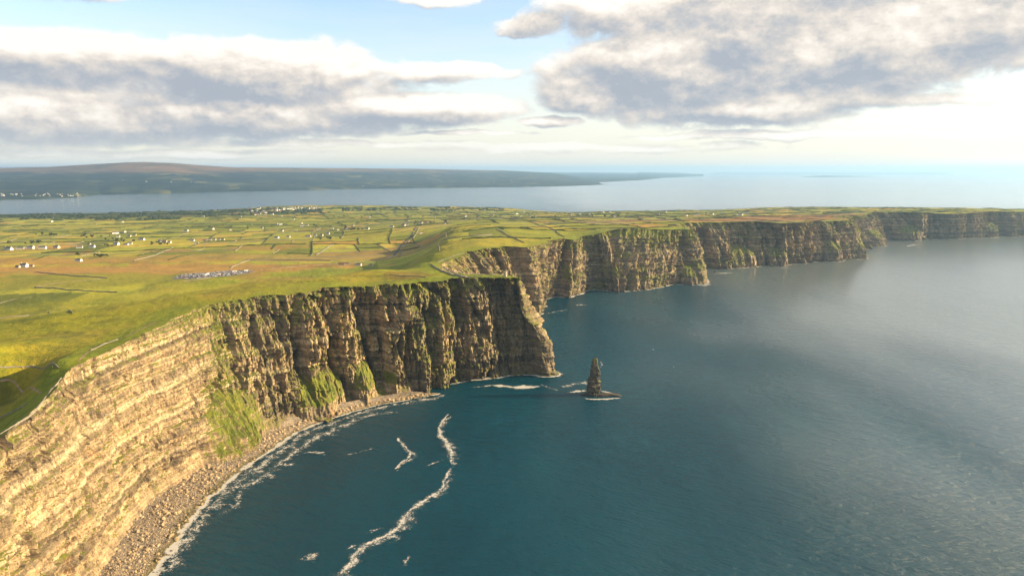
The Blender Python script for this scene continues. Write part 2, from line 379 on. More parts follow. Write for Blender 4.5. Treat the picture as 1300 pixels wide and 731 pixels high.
# talus aprons / turf mounds: (coast index, half width m, top z, bottom z, reach m)
AP = [(10.75, 62, 78, 12, 34), (13.35, 46, 72, 30, 27), (14.5, 24, 70, 34, 24), (15.2, 12, 48, 28, 14), (29.6, 40, 50, 15, 26), (33.2, 22, 60, 25, 22), (38.1, 22, 105, 60, 18), (34.6, 20, 120, 60, 22),
      (46.5, 60, 90, 55, 28), (47.6, 50, 80, 40, 26), (49.2, 55, 95, 50, 30), (50.0, 40, 100, 50, 26), (41.6, 25, 70, 30, 16), (53.5, 80, 90, 50, 36), (55.2, 80, 90, 45, 34), (57.4, 70, 95, 40, 40), (59, 90, 80, 40, 30)]
REC = [(12.25, 10, 9, 0.1, 1), (12.95, 10, 10, .05, .9), (13.9, 15, 15, 0, .95), (14.85, 28, 25, 0, .86), (15.75, 9, 9, 0, .6), (16.45, 16, 11, .0, .75), (17.3, 15, 13, 0, 1), (18.75, 44, 22, 0, .9),
       (28.6, 18, 10, 0, 1), (31.2, 34, 28, 0, 1), (32.5, 16, 16, 0, .9), (33.7, 16, 15, 0, .8), (36.75, 24, 18, 0, .85), (38.45, 34, 40, 0, 1), (39.3, 10, 18, 0, .3), (44.4, 44, 28, 0, 1), (45.45, 32, 26, 0, .8), (46.4, 40, 28, 0, 1), (47.45, 44, 34, 0, 1), (48.5, 26, 26, 0, 1),
       (51.6, 60, 42, 0, 1), (53.0, 75, 44, 0, 1), (54.5, 70, 50, 0, 1), (56.1, 95, 55, 0, 1), (57.6, 110, 60, 0, 1)]
def cliff_disp(s, z, zt, am, kf):
    """outward offset of the rock face at arc length s and height z"""
    t = z / zt; farw0 = sst(kf, 27.5, 30)
    env = .35 + .65 * np.sin(np.clip(t, 0, 1) * math.pi) ** .4
    big = fbm(s / 150, z / 700, 2, 31) * 15 * am
    gul = -np.clip(ridged(s / 58 + perlin(s / 90, z / 80, 3) * .5, z / 420, 41) - .62, 0, 1) ** 1.2 * 38 * am ** 1.5     # gullies
    but = fbm(s / 19 + perlin(s / 40, z / 50, 8) * .4, z / 130, 3, 51, .55) * 6.0 * (am ** 1.3)
    col = -np.clip(ridged(s / 8.5 + perlin(s / 20, z / 22, 13) * .6, z / 42, 61) - .5, 0, 1) * 7.0 * (am ** 1.4)
    # beds with blocks broken out of them
    zz = z + perlin(s / 260, z * 0 + .5, 71) * 6
    r = np.zeros_like(s)
    for (th, wd, a, sd_) in ((17, 26, 3.2, 81), (6.3, 11, 1.7, 83), (2.7, 6, .9, 85)):
        zi = zz / th + perlin(s / 160, zz / 60, sd_) * .25; bi = np.floor(zi)
        blk = np.floor(s / wd + hrand(bi, bi * 0, sd_) * 9 + perlin(s / 15, zz / 12, sd_ + 1) * .35)
        edge = sst(zi - bi, 0, .25)
        r += (hrand(blk, bi, sd_) - .5) * 2 * a * (.22 + .78 * am) + (hrand(bi, bi * 0 + 3, sd_) - .5) * a * (1.2 + 1.5 * (1 - sst(am, .4, .9))) * (edge * .3 + .7)
    ledge = (sst(zz, 118, 122) * -3.5 + sst(zz, 60, 63) * -2.5 + sst(zz, 158, 161) * -3)
    fine = fbm(s / 5, z / 4, 3, 91) * .9
    for (th, wd, a, sd_) in ((60, 20, 5.5, 101), (38, 8, 3.6, 103), (24, 3.6, 2.0, 105)):
        zi = zz / th + perlin(s / 60, zz / 90, sd_) * .5; bi = np.floor(zi)
        blk = np.floor((s + perlin(s / 30, zz / 35, sd_ + 1) * wd * .45) / wd + hrand(bi, bi * 0, sd_) * 9)
        r += (hrand(blk, bi, sd_) - .5) * 2 * a * am ** 1.5 * 1.45
    for (th, wd, ch, dp, sd_) in ((7, 4.5, .93, 4.0, 161), (13, 7, .95, 4.5, 163), (3.4, 2.6, .91, 2.0, 165)):      # fallen-out blocks leave dark pits
        bi = np.floor(zz / th); blk = np.floor(s / wd + hrand(bi, bi * 0, sd_) * 7); zone_ = hrand(bi, bi * 0 + 5, sd_) > .35
        r -= dp * (hrand(blk, bi, sd_) > ch) * zone_ * (1 - .5 * farw0)
    farw = farw0
    for (k, hw, dp, ta, tb) in REC:          # deep recesses, each ended sharply by the next buttress on its sunward side
        q = (s - s_at(k)) / hw + perlin(s * 0 + k, z / 55, 141) * .22
        prof = sst(q, -1.25, -.35) * (1 - sst(q, .72, .98))
        r -= dp * prof * sst(t, ta - .12, ta + .06) * (1 - sst(t, tb - .05, tb + .12))
    big = big * (1 - .3 * farw) + farw * fbm(s / 130, z / 500, 3, 131) * 26 * am
    d = big + gul * env + but * env + col + r + ledge * .7 + fine
    # shallow caves and notches at the waterline
    d += -np.clip(perlin(s / 24, z * 0, 97) - .12, 0, 1) * 26 * am * sst(z, 26, 4)
    # sloping aprons
    grass = np.zeros_like(s)
    for (k, wd, z0, z1, reach) in AP:
        sc_ = s_at(k); wn = np.clip(1 - ((s - sc_) / wd) ** 2, 0, 1) ** .8
        wn = wn * (1 + .15 * perlin(s / 6, z / 10, 5))
        zt_ = z0 * (.72 + .28 * wn) + perlin(s / 14, z * 0, 6) * 6
        rr = np.clip((zt_ - z) / (z0 - z1), 0, 1) * reach * wn
        soft = sst(rr, 0, 6)
        d = d * (1 - soft * .55) + rr
        grass = np.maximum(grass, sst(rr, .5, 4) * sst(z, z1 - 14, z1 + 3) * wn ** .5 * ((.95 if 13 < k < 16 else .62) + .5 * perlin(s / 7, z / 40, 29)))
    foot_ = np.maximum(d, 3 + perlin(s / 9, z * 0, 151) * 3); d = d + (foot_ - d) * sst(z, 26, 6) * (1 - sst(kf, 15.6, 16.2))
    return d, grass
def build_cliff(name, i0, i1, nr):
    sl = slice(i0, i1); s = S[sl]; nc = len(s)
    v = np.linspace(0, 1, nr)[:, None]
    s2 = np.broadcast_to(s, (nr, nc)); am2 = np.broadcast_to(Am[sl], (nr, nc)); kf = np.broadcast_to(tcol[sl], (nr, nc))
    zt0 = h(Tx[sl, 0], Tx[sl, 1])
    z = v * zt0
    d, grass = cliff_disp(s2.copy(), z, zt0[None], am2, kf)
    d = d * sst(s2, S[0], S[0] + 1)
    # inset profile: how far the face has leant back at height t
    f0 = v * .75 + .25 * v ** 4
    tipw = np.exp(-((kf - 20.3) / .75) ** 2)
    ftip = np.interp(v[:, 0], [0, .35, .46, .60, .66, 1], [0, .22, .42, .85, .90, 1])[:, None]
    # turf brow above the vertical rock
    brow = (sst(kf, 12.2, 16.5) * sst(kf, 21.5, 19.5)) + .6 * sst(kf, 26, 30)
    brow = np.clip(brow, 0, 1) * (.7 + .5 * perlin(s2 / 40, s2 * 0, 15))
    f1 = np.where(v < .86, v / .86 * .55, .55 + (v - .86) / .14 * .45)
    f = f0 * (1 - np.clip(brow, 0, 1)) + f1 * np.clip(brow, 0, 1)
    f = f * (1 - tipw) + ftip * tipw
    d = d * (1 - .5 * tipw)
    grass = np.maximum(grass, tipw * sst(z, 92, 112) * (.45 + .5 * sst(v, .9, 1)))
    grass = np.maximum(grass, sst(v + 0 * s2 + perlin(s2 / 17, z / 30, 19) * .06, .86, .93) * (.22 + .48 * np.clip(brow, 0, 1)))
    # green streaks of plants in the joints, lush in places
    patch = sst(fbm(s2 / 120, z / 60, 3, 23), .0, .5) * (1 - .75 * sst(kf, 10.8, 11.5) * sst(kf, 13.2, 12.4)) * (1 - .6 * sst(kf, 17, 18) * sst(kf, 24, 22))
    grass = np.maximum(grass, patch * .36) * sst(am2, .2, .7) + grass * .6 * (1 - sst(am2, .2, .7)) - (1 - sst(am2, .3, .6)) * .16 * (grass < .5)
    bxy = Bx[sl]; txy = Tx[sl]; nn = Nn[sl]
    X = bxy[None, :, 0] * (1 - f) + txy[None, :, 0] * f + nn[None, :, 0] * d
    Y = bxy[None, :, 1] * (1 - f) + txy[None, :, 1] * f + nn[None, :, 1] * d
    ztop = h(X[-1], Y[-1])
    Z = v * ztop
    Z = Z + 0 * X
    Z[0] = -14
    rows = [(X, Y, Z)]
    for off, dz in ((2, .25), (6, .8), (14, 2.5)):
        xa = X[-1] - nn[:, 0] * off; ya = Y[-1] - nn[:, 1] * off
        rows.append((xa[None], ya[None], (np.minimum(h(xa, ya), ztop) - dz)[None]))
    X, Y, Z = (np.vstack([r[k] for r in rows]) for k in range(3))
    nr2 = X.shape[0]
    g2 = np.vstack([grass, np.full((3, nc), .9)])
    dk = sst(-cliff_shade(s2, z), 0, 1) * sst(am2, .35, .9); dk = np.maximum(dk * .8, .75 * sst(kf + perlin(s2 / 40, z / 30, 171) * .5, 17.0, 18.6) * sst(kf, 21.5, 20.3) + .35 * sst(kf, 28, 31)); dk = np.vstack([dk, np.zeros((3, nc))])  # shade painted into gullies, the headland end and the far cliffs
    me, used = grid_mesh(name, np.stack([X, Y, Z], -1).reshape(-1, 3), nr2, nc, smooth=False)
    set_attr(me, 'grass', g2.ravel()[used]); set_attr(me, 'dark', dk.ravel()[used])
    o = link(name, me, [rockm]); props(o, kind='structure')
    return X, Y, Z, nr
def cliff_shade(s, z): return -sst(ridged(s / 58 + perlin(s / 90, z / 80, 3) * .5, z / 420, 41), .55, .85) + perlin(s / 30, z / 40, 44) * .3 - .15  # painted gully shade, following the same ridges as the gullies
i_split = int(np.searchsorted(tcol, 26.0)); i_split2 = int(np.searchsorted(tcol, 44.0))
parts = []
e1 = build_cliff('cliff_face', 0, i_split + 1, 190)
e2 = build_cliff('cliff_face', i_split, i_split2 + 1, 120)
e3 = build_cliff('cliff_face', i_split2, NCOL, 80)
edge = np.vstack([np.stack([e[0][e[3] - 1], e[1][e[3] - 1]], 1) for e in (e1, e2, e3)])
foot = np.vstack([np.stack([e[0][2], e[1][2]], 1) for e in (e1, e2, e3)])

# ------------------------------------------------------------------ land sheet (radial grid, cut to the cliff edge)
far_xy = np.array([(f[0], f[1]) for f in FAR])
def densify(P, step):
    out = []
    for a, b in zip(P[:-1], P[1:]):
        n = max(1, int(np.hypot(*(b - a)) / step)); out.append(a + (b - a) * np.linspace(0, 1, n, endpoint=False)[:, None])
    out.append(P[-1:]); return np.vstack(out)
fd = densify(far_xy, 25)
fd = fd + np.stack([fbm(fd[:, 0] / 300, fd[:, 1] / 300, 4, 3), fbm(fd[:, 0] / 300, fd[:, 1] / 300, 4, 4)], 1) * 45
poly = np.vstack([edge, fd, [(-14000, -900), (-480, -900)]])
azs = np.linspace(R(-78), R(52), 1500)
inv = np.linspace(1 / 330, 1 / 12500, 700)
mixr = np.concatenate([[0.0], 1 / inv[:]])
rads = 1 / inv
AZ, RR = np.meshgrid(azs, rads)
GX = RR * np.sin(AZ); GY = RR * np.cos(AZ)
# point in polygon on a polar raster: cast each grid column as a ray and collect crossings
pa = np.arctan2(poly[:, 0], poly[:, 1]); pr = np.hypot(poly[:, 0], poly[:, 1])
inside = np.zeros(GX.shape, bool)
Pn = np.roll(poly, -1, axis=0); pan = np.arctan2(Pn[:, 0], Pn[:, 1])
cross = [[] for _ in azs]
step_az = azs[1] - azs[0]
for i in range(len(poly)):
    a0, a1 = pa[i], pan[i]
    if abs(a1 - a0) > math.pi: continue
    lo, hi = (a0, a1) if a0 < a1 else (a1, a0)
    j0 = int(math.ceil((lo - azs[0]) / step_az)); j1 = int(math.ceil((hi - azs[0]) / step_az))
    for j in range(max(j0, 0), min(j1, len(azs))):
        sa, ca = math.sin(azs[j]), math.cos(azs[j])
        x0, y0 = poly[i]; x1, y1 = Pn[i]
        c0_ = x0 * ca - y0 * sa; c1_ = x1 * ca - y1 * sa
        if c0_ == c1_: continue
        f = c0_ / (c0_ - c1_); x = x0 + (x1 - x0) * f; y = y0 + (y1 - y0) * f
        cross[j].append((math.hypot(x, y)))
for j, cr in enumerate(cross):
    if not cr: continue
    # camera sits outside the land polygon: odd number of crossings passed = inside
    k = np.searchsorted(np.sort(cr), rads[:]); inside[:, j] = (k % 2 == 1)
cell_any = inside[:-1, :-1] | inside[1:, :-1] | inside[:-1, 1:] | inside[1:, 1:]
need = np.zeros(inside.shape, bool)
for a in (slice(0, -1), slice(1, None)):
    for b in (slice(0, -1), slice(1, None)): need[a, b] |= cell_any
snap = need & ~inside
sx, sy = GX[snap], GY[snap]
P0 = poly; P1 = Pn; dP = P1 - P0; L2 = (dP ** 2).sum(1) + 1e-9
# nearest edge point for the snapped ring
nx = sx.copy(); ny = sy.copy()
for c in range(0, len(sx), 400):
    X_, Y_ = sx[c:c + 400], sy[c:c + 400]
    best = np.argpartition((P0[None, :, 0] - X_[:, None]) ** 2 + (P0[None, :, 1] - Y_[:, None]) ** 2, 0, axis=1)[:, 0]
    bd = np.full(len(X_), 1e18)
    for o_ in range(-3, 3):
        k = (best + o_) % len(P0); t_ = np.clip(((X_ - P0[k, 0]) * dP[k, 0] + (Y_ - P0[k, 1]) * dP[k, 1]) / L2[k], 0, 1)
        qx = P0[k, 0] + dP[k, 0] * t_; qy = P0[k, 1] + dP[k, 1] * t_; dd = (qx - X_) ** 2 + (qy - Y_) ** 2
        m_ = dd < bd; nx[c:c + 400][m_] = qx[m_]; ny[c:c + 400][m_] = qy[m_]; bd[m_] = dd[m_]
GX[snap] = nx; GY[snap] = ny
GZ = np.zeros(GX.shape); GZ[need] = h(GX[need], GY[need])

# ---- fields: a binary split of the farmland; every split line is a wall or a hedge
SPL = []; LEAF = []
ROT = R(12)
def rot(x, y): return x * math.cos(ROT) + y * math.sin(ROT), -x * math.sin(ROT) + y * math.cos(ROT)
def irot(x, y): return x * math.cos(ROT) - y * math.sin(ROT), x * math.sin(ROT) + y * math.cos(ROT)
def bsp(x0, y0, x1, y1, depth):
    w_, h_ = x1 - x0, y1 - y0
    cx, cy = irot((x0 + x1) / 2, (y0 + y1) / 2); d_ = math.hypot(cx, cy)
    lim = 210 if d_ < 3500 else 170
    if cy < 2300 and cx > -1500: lim = 420
    if max(w_, h_) < lim * random.uniform(.8, 1.6) or depth > 14:
        LEAF.append((x0, y0, x1, y1)); return ('leaf', len(LEAF) - 1)
    f = random.uniform(.36, .64)
    if w_ > h_ * random.uniform(.8, 1.3):
        xm = x0 + w_ * f; SPL.append(((xm, y0), (xm, y1), depth)); return ('x', xm, bsp(x0, y0, xm, y1, depth + 1), bsp(xm, y0, x1, y1, depth + 1))
    ym = y0 + h_ * f; SPL.append(((x0, ym), (x1, ym), depth)); return ('y', ym, bsp(x0, y0, x1, ym, depth + 1), bsp(x0, ym, x1, y1, depth + 1))
tree = bsp(-7600, 600, 6200, 9800, 0)
def warp(x, y):      # slight bends so that no boundary is ruler straight
    return x + perlin(x / 700, y / 700, 201) * 70, y + perlin(x / 700, y / 700, 202) * 70
leafid = np.zeros(GX.shape, int)
rx, ry = rot(*warp(GX[need], GY[need])); lid = np.zeros(rx.shape, int)
def look(node, idx):
    if node[0] == 'leaf': lid[idx] = node[1]; return
    v = rx if node[0] == 'x' else ry; m_ = v[idx] < node[1]
    look(node[2], idx[m_]); look(node[3], idx[~m_])
look(tree, np.arange(len(rx)))
PAL = np.array([(.105, .125, .018), (.13, .15, .022), (.16, .16, .028), (.20, .175, .040), (.085, .105, .018), (.19, .135, .045), (.12, .145, .03), (.065, .085, .018), (.155, .17, .03)])
lc = np.array([PAL[random.choice([0, 0, 1, 1, 2, 2, 3, 4, 4, 5, 6, 7, 8, 8])] * random.uniform(.85, 1.15) for _ in LEAF]) * np.array([1.45, 1.38, .8])
col = lc[lid]
gx, gy, gz = GX[need], GY[need], GZ[need]
ppx, ppy = project(gx, gy, gz)
# cliff-top grassland is one open green sweep; heath and bog on the slope behind it
n_a = fbm(gx / 180, gy / 180, 4, 301)
coastd = np.full(gx.shape, 1e9)
ed = edge[::12]
for c in range(0, len(gx), 20000):
    coastd[c:c + 20000] = np.sqrt(((gx[c:c + 20000, None] - ed[None, :, 0]) ** 2 + (gy[c:c + 20000, None] - ed[None, :, 1]) ** 2).min(1))
def blend(col, m, c): return col * (1 - m[:, None]) + np.array(c) * m[:, None]
near = sst(gy + n_a * 150 + np.abs(gx + 300) * .25, 1900, 1500)
col = blend(col, near, (.165, .175, .012))
col = blend(col, near * sst(n_a, .0, .4) * .5, (.215, .175, .022))
col = blend(col, near * sst(fbm(gx / 45, gy / 30, 4, 311), .1, .5) * .55, (.075, .085, .012))
rim = sst(coastd + n_a * 30, 75, 15) * .6
col = blend(col, rim, (.12, .165, .014))
heath = sst(n_a + fbm(gx / 700, gy / 500, 3, 305), .15, .5) * sst(gy, 1600, 1900) * sst(gy, 3300, 2700) * sst(gx, 0, -500)
col = blend(col, heath * .8, (.20, .135, .035))
def wspot(cx, cy, rx_, ry_, c, k=1, sd_=0):
    global col
    d_ = ((gx - cx) / rx_) ** 2 + ((gy - cy) / ry_) ** 2 + fbm(gx / 120, gy / 120, 3, 400 + sd_) * .7
    col = blend(col, sst(d_, 1.15, .8) * k, c)
x_, y_ = hit(215, 341); wspot(x_, y_, 620, 150, (.25, .155, .045), .9, 1)
x_, y_ = hit(130, 330); wspot(x_, y_, 500, 120, (.24, .15, .042), .8, 2)
x_, y_ = hit(330, 326); wspot(x_, y_, 700, 110, (.20, .16, .04), .7, 3)
x_, y_ = hit(100, 355); wspot(x_, y_, 420, 140, (.15, .155, .018), .8, 4)
x_, y_ = hit(420, 329); wspot(x_, y_, 330, 90, (.23, .175, .05), .7, 5)
x_, y_ = hit(1000, 277); wspot(x_, y_, 1100, 230, (.19, .10, .035), .95, 6)
x_, y_ = hit(1080, 273.5); wspot(x_, y_, 800, 200, (.19, .11, .038), .9, 7)
x_, y_ = hit(520, 348); wspot(x_, y_, 60, 60, (.12, .08, .02), .6, 8)
# cloud shadow over the bay-shore fields, painted as dark ground colour
belt = sst(ppx + 60 * n_a, 380, 250) * sst(gy, 5300, 5750)
col = blend(col, belt * .85, (.022, .036, .018))
col = blend(col, sst(coastd, 4, 1) * sst(gy, 0, 1) * .0, (.2, .15, .08))
me, used = grid_mesh('grassland', np.stack([GX, GY, GZ], -1).reshape(-1, 3), *GX.shape, mask=cell_any)
full = np.zeros((GX.size, 3)); full[need.ravel()] = col
set_attr(me, 'col', full[used])
props(link('grassland', me, [landm]), kind='structure')
del A, M

# low shore that closes the land sheet on the bay side
k0 = 0; sh = fd; tn = np.gradient(sh, axis=0); tn /= np.linalg.norm(tn, axis=1)[:, None] + 1e-9; on = np.stack([tn[:, 1], -tn[:, 0]], 1)
hz = h(sh[:, 0], sh[:, 1])
V = np.stack([np.column_stack([sh - on * 3, hz - .3]), np.column_stack([sh + on * 12, hz * .55]), np.column_stack([sh + on * 30, hz * 0 - 4])])
me, used = grid_mesh('bay_shore', V.reshape(-1, 3), 3, len(sh))
set_attr(me, 'grass', np.full(len(me.vertices), .25)); set_attr(me, 'dark', np.full(len(me.vertices), .5))
props(link('bay_shore', me, [rockm]), kind='structure')

# ------------------------------------------------------------------ sea
def sea_material():
    m, nt, b = new_mat('sea_water', .16, .5)
    b.inputs['IOR'].default_value = 1.333; b.inputs['Coat IOR'].default_value = 1.5; b.inputs['Coat Roughness'].default_value = .2
    p = pos(nt)
    s3 = nt.add('ShaderNodeSeparateXYZ'); nt.l.new(p, s3.inputs[0]); X = E(nt, s3.outputs[0]); Y = E(nt, s3.outputs[1])
    big = nt.noise(p, .0011, 4, .6); pat = nt.noise(nt.vmul(p, (.004, .0016, 0)), 1, 5, .6)
    soft = nt.noise(p, .0013, 1.2, .45); gust = nt.noise(nt.vmul(p, (.0042, .0017, 0)), 1, 1.5, .5)
    wind_and_sheen = nt.step(X + (soft - .5) * 800 + (gust - .5) * 600, 100, 1300)          # lee of the cliffs is smooth, open water is rough and gets a painted sheen
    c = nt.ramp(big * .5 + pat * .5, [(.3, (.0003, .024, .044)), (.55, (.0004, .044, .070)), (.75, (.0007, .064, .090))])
    c = nt.mix(wind_and_sheen * .8, c, (.115, .142, .140))  # paler grey paints the silvery sheen into the water colour
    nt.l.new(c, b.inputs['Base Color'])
    pr = nt.add('ShaderNodeVectorRotate', rotation_type='Z_AXIS'); nt.l.new(p, pr.inputs['Vector']); pr.inputs['Angle'].default_value = R(28); pr = pr.outputs[0]
    w1 = nt.noise(nt.vmul(pr, (.020, .062, 0)), 1, 4, .6, .15)
    w2 = nt.noise(nt.vmul(pr, (.10, .24, 0)), 1, 5, .65, .2)
    w3 = nt.noise(nt.vmul(pr, (.005, .014, 0)), 1, 3, .5, .2)
    calm = nt.step(Y, 9000, 3500) * .8 + .2
    w5 = nt.noise(nt.vmul(pr, (.035, .11, 0)), 1, 2, .5, .1)
    hgt = (w1 * 8.5 + w2 * 6.5 + w3 * 4.0 + w5 * 7.0) * calm * (wind_and_sheen * .8 + .7)
    nt.l.new(nt.bump(hgt, 1.0, 1.0), b.inputs['Normal'])
    b.inputs['Subsurface Weight'].default_value = 1; b.inputs['Subsurface Scale'].default_value = 45; b.inputs['Subsurface Radius'].default_value = (.5, .9, 1); b.subsurface_method = 'BURLEY'
    nt.put(b.inputs['Coat Weight'], wind_and_sheen * .9)
    nt.put(b.inputs['Roughness'], (wind_and_sheen * .22 + .18 + (pat - .5) * .2) * calm + .05)
    return m
seam = sea_material(); seam.node_tree.nodes['Principled BSDF'].inputs['Specular IOR Level'].default_value = .42
sa = np.linspace(0, 2 * math.pi, 181); srr = np.array([0, 300, 600, 1000, 1600, 2500, 4000, 7000, 12000, 20000, 35000, 55000, 80000.])
SA, SR = np.meshgrid(sa, srr); V = np.stack([SR * np.sin(SA), SR * np.cos(SA), SR * 0], -1).reshape(-1, 3)
me, _ = grid_mesh('sea', V, len(srr), len(sa)); props(link('sea', me, [seam]), kind='structure')

# ------------------------------------------------------------------ land across the bay
def far_material():
    m, nt, b = new_mat('far_moor_cloud_shade', .95, .1)
    p = pos(nt)
    v = nt.add('ShaderNodeTexVoronoi'); nt.put(v.inputs['Vector'], nt.vmul(p, (1, .6, 0))); v.inputs['Scale'].default_value = .0045
    sepc = nt.add('ShaderNodeSeparateColor'); nt.l.new(v.outputs['Color'], sepc.inputs[0])
    f = E(nt, sepc.outputs[0]) * .5 + nt.noise(p, .0006, 5, .7) * .7 - .1
    c = nt.ramp(f, [(.25, (.008, .016, .018)), (.54, (.014, .025, .021)), (.70, (.034, .046, .024)), (.8, (.10, .10, .045))])  # dark tones stand in for cloud shadow over the far land
    s3 = nt.add('ShaderNodeSeparateXYZ'); nt.l.new(p, s3.inputs[0]); z = E(nt, s3.outputs[2])
    moor = nt.step(z + nt.noise(p, .0008, 4) * 260, 420, 560)
    c = nt.mix(moor * .8, c, nt.ramp(nt.noise(p, .0009, 5, .7), [(.35, (.06, .05, .03)), (.6, (.21, .12, .06)), (.75, (.26, .16, .09))]))
    nt.l.new(c, b.inputs['Base Color']); return m
farm = far_material()
def far_land(name, shore, crest, rmax, nr=70, nc=500, power=1.0):
    xs = np.linspace(shore[0][0], shore[-1][0], nc)
    sy = np.interp(xs, [s[0] for s in shore], [s[1] for s in shore])
    a = (xs - 650) / F; x0 = []
    ys = np.array([un(x, y, 0)[1] for x, y in zip(xs, sy)])
    ys = ys * (1 + fbm(xs / 40, xs * 0, 4, 501) * .012)
    cy = np.interp(xs, [c[0] for c in crest], [c[1] for c in crest]); rc = np.interp(xs, [c[0] for c in crest], [c[2] for c in crest])
    ang = np.array([-(PT + math.atan((y - 365.5) / F)) for y in cy])
    zc = CH + rc * np.tan(ang)
    t = np.linspace(0, 1, nr)[:, None] ** 1.5
    Y = ys[None] + (rmax - ys[None]) * t; X = a[None] * Y
    q = np.clip((Y - ys) / np.maximum(rc - ys, 1), 0, 1)
    Z = 8 * sst(q, 0, .02) + (zc - 8) * (q ** power) * (1 - .35 * sst(Y, rc * 1.05, rmax))
    Z += fbm(X / 2500, Y / 2500, 4, 503) * np.minimum(45, zc * .12) * sst(q, 0, .3) * (1 - .9 * sst(q, .8, 1))
    Z[0] = -8
    me, _ = grid_mesh(name, np.stack([X, Y, Z], -1).reshape(-1, 3), nr, nc)
    return props(link(name, me, [farm]), kind='structure')
far_land('hills', [(-420, 262), (-200, 258), (0, 254.5), (60, 253), (100, 251), (130, 247), (200, 246), (300, 243.5), (450, 240), (600, 238.3), (700, 236.8), (745, 235.6), (772, 234.0)],
         [(-420, 213, 22000), (0, 213.4, 19000), (70, 212, 19000), (120, 209, 18500), (160, 206.6, 18500), (190, 205.8, 18500), (225, 207, 18500), (260, 210, 19000), (300, 212.5, 19500), (420, 213.4, 22000), (520, 214.2, 26000), (640, 216.5, 30000), (700, 220, 28000), (745, 229, 24000), (772, 233.8, 22000)], 52000, power=.85)
far_land('far_coast', [(560, 230), (700, 229.5), (760, 231.5), (810, 229), (840, 226.0), (862, 225.0), (880, 224.2), (890, 223.7)],
         [(560, 217, 60000), (760, 217.6, 60000), (860, 219.8, 58000), (890, 222.0, 50000)], 62000, power=.7)
far_land('far_island', [(1015, 224.6), (1040, 224.9), (1060, 224.7), (1105, 224.2)], [(1015, 224.5, 41300), (1040, 223.4, 41000), (1070, 223.8, 42000), (1105, 224.1, 43000)], 44500, nr=16, nc=80)
far_land('far_mountains', [(900, 219.5), (1200, 219.5)], [(900, 217, 66000), (950, 214.6, 66000), (985, 213.4, 66000), (1020, 215, 66000), (1080, 217, 66000), (1140, 216.8, 66000), (1200, 218.5, 66000)], 70000, nr=16, nc=160)

# ------------------------------------------------------------------ foam
def foam_material(name, dens, scale):
    m, nt, b = new_mat(name, .8, .2)
    p = pos(nt); e = E(nt, attr(nt, 'edge', 'Fac'))
    n_ = nt.noise(p, scale, 7, .72, .6); n2 = nt.noise(p, scale * .22, 3, .6)
    n4 = nt.noise(p, scale * 4, 4, .7)
    a = nt.step(e * dens + (n_ - .5) * 2.4 + (n2 - .5) * 1.7 + (n4 - .5) * 1.3, .40, .95)
    tr = nt.add('ShaderNodeBsdfTransparent'); mx = nt.add('ShaderNodeMixShader')
    b.inputs['Base Color'].default_value = (.50, .49, .45, 1)
    out = nt.n['Material Output']; nt.put(mx.inputs[0], a * .86); nt.l.new(tr.outputs[0], mx.inputs[1]); nt.l.new(b.outputs[0], mx.inputs[2]); nt.l.new(mx.outputs[0], out.inputs[0])
    return m
foamA = foam_material('surf_foam', 1.25, .16); foamB = foam_material('foam_streak', .85, .38); foamC = foam_material('thin_foam', .62, .34)
def ribbon(name, pts, wid, mat, step=4, z=.35, wander=2, seed=0):
    wid = [q * 1.15 for q in wid]
    P_ = densify(np.array(pts, float), step); nP = len(P_)
    k = np.linspace(0, len(wid) - 1, nP); W_ = np.interp(k, range(len(wid)), wid)
    tn = np.gradient(P_, axis=0); tn /= np.linalg.norm(tn, axis=1)[:, None] + 1e-9; on = np.stack([tn[:, 1], -tn[:, 0]], 1)
    s = np.arange(nP) * step
    P_ = P_ + on * (fbm(s / 30, s * 0, 3, 600 + seed) * wander)[:, None]
    W_ = W_ * (1 + .6 * fbm(s / 25, s * 0, 3, 700 + seed))
    us = np.array([-1, -.7, -.35, 0, .35, .7, 1]); V = []; Ed = []
    for u in us: V.append(np.column_stack([P_ + on * (u * W_)[:, None], np.full(nP, z)])); Ed.append(np.full(nP, 1 - abs(u)) * np.minimum(1, np.minimum(np.arange(nP), nP - 1 - np.arange(nP)) / 4))
    me, used = grid_mesh(name, np.vstack(V), len(us), nP); set_attr(me, 'edge', np.concatenate(Ed)[used])
    return props(link(name, me, [mat]), kind='stuff')
def px(l): return [un(a, b, 0) for a, b in l]
WL = [(60, 900), (130, 800), (190, 731), (215, 700), (240, 662), (268, 630), (300, 602), (340, 574), (380, 547), (430, 528), (480, 514), (530, 505), (560, 499)]
WLs = catmull(px(WL), np.linspace(0, len(WL) - 1, 160))
ribbon('surf', WLs, [12, 12, 9, 10, 9, 8, 8, 8, 7, 7, 4], foamA, 3, .45, 3, 1)
ribbon('surf', [(p[0] + 14, p[1] - 10) for p in WLs[30:]], [12, 16, 14, 16, 14, 14, 8], foamC, 3, .35, 6, 2)
ribbon('surf', [(p[0] + 34, p[1] - 24) for p in WLs[60:135]], [6, 12, 9, 16, 20, 16, 6], foamC, 3, .33, 10, 8)
fs = foot + np.vstack([Nn[0:i_split + 1], Nn[i_split:i_split2 + 1], Nn[i_split2:]]) * 3
i_a = int(np.searchsorted(tcol, 16.8))
def sub(a, b):                                  # toe line between two coast indices
    m_ = (np.concatenate([tcol[0:i_split + 1], tcol[i_split:i_split2 + 1], tcol[i_split2:]]) >= a) & (np.concatenate([tcol[0:i_split + 1], tcol[i_split:i_split2 + 1], tcol[i_split2:]]) <= b)
    q = fs[m_]; n_ = len(q); kk = 25
    if n_ > 2 * kk:
        ke = np.hanning(kk); ke /= ke.sum(); q = np.stack([np.convolve(q[:, j], ke, 'valid') for j in (0, 1)], 1)
    return q[::4]
ribbon('surf', sub(16.6, 22.5), [8, 7, 9, 7, 10, 9], foamA, 5, .4, 3, 3)
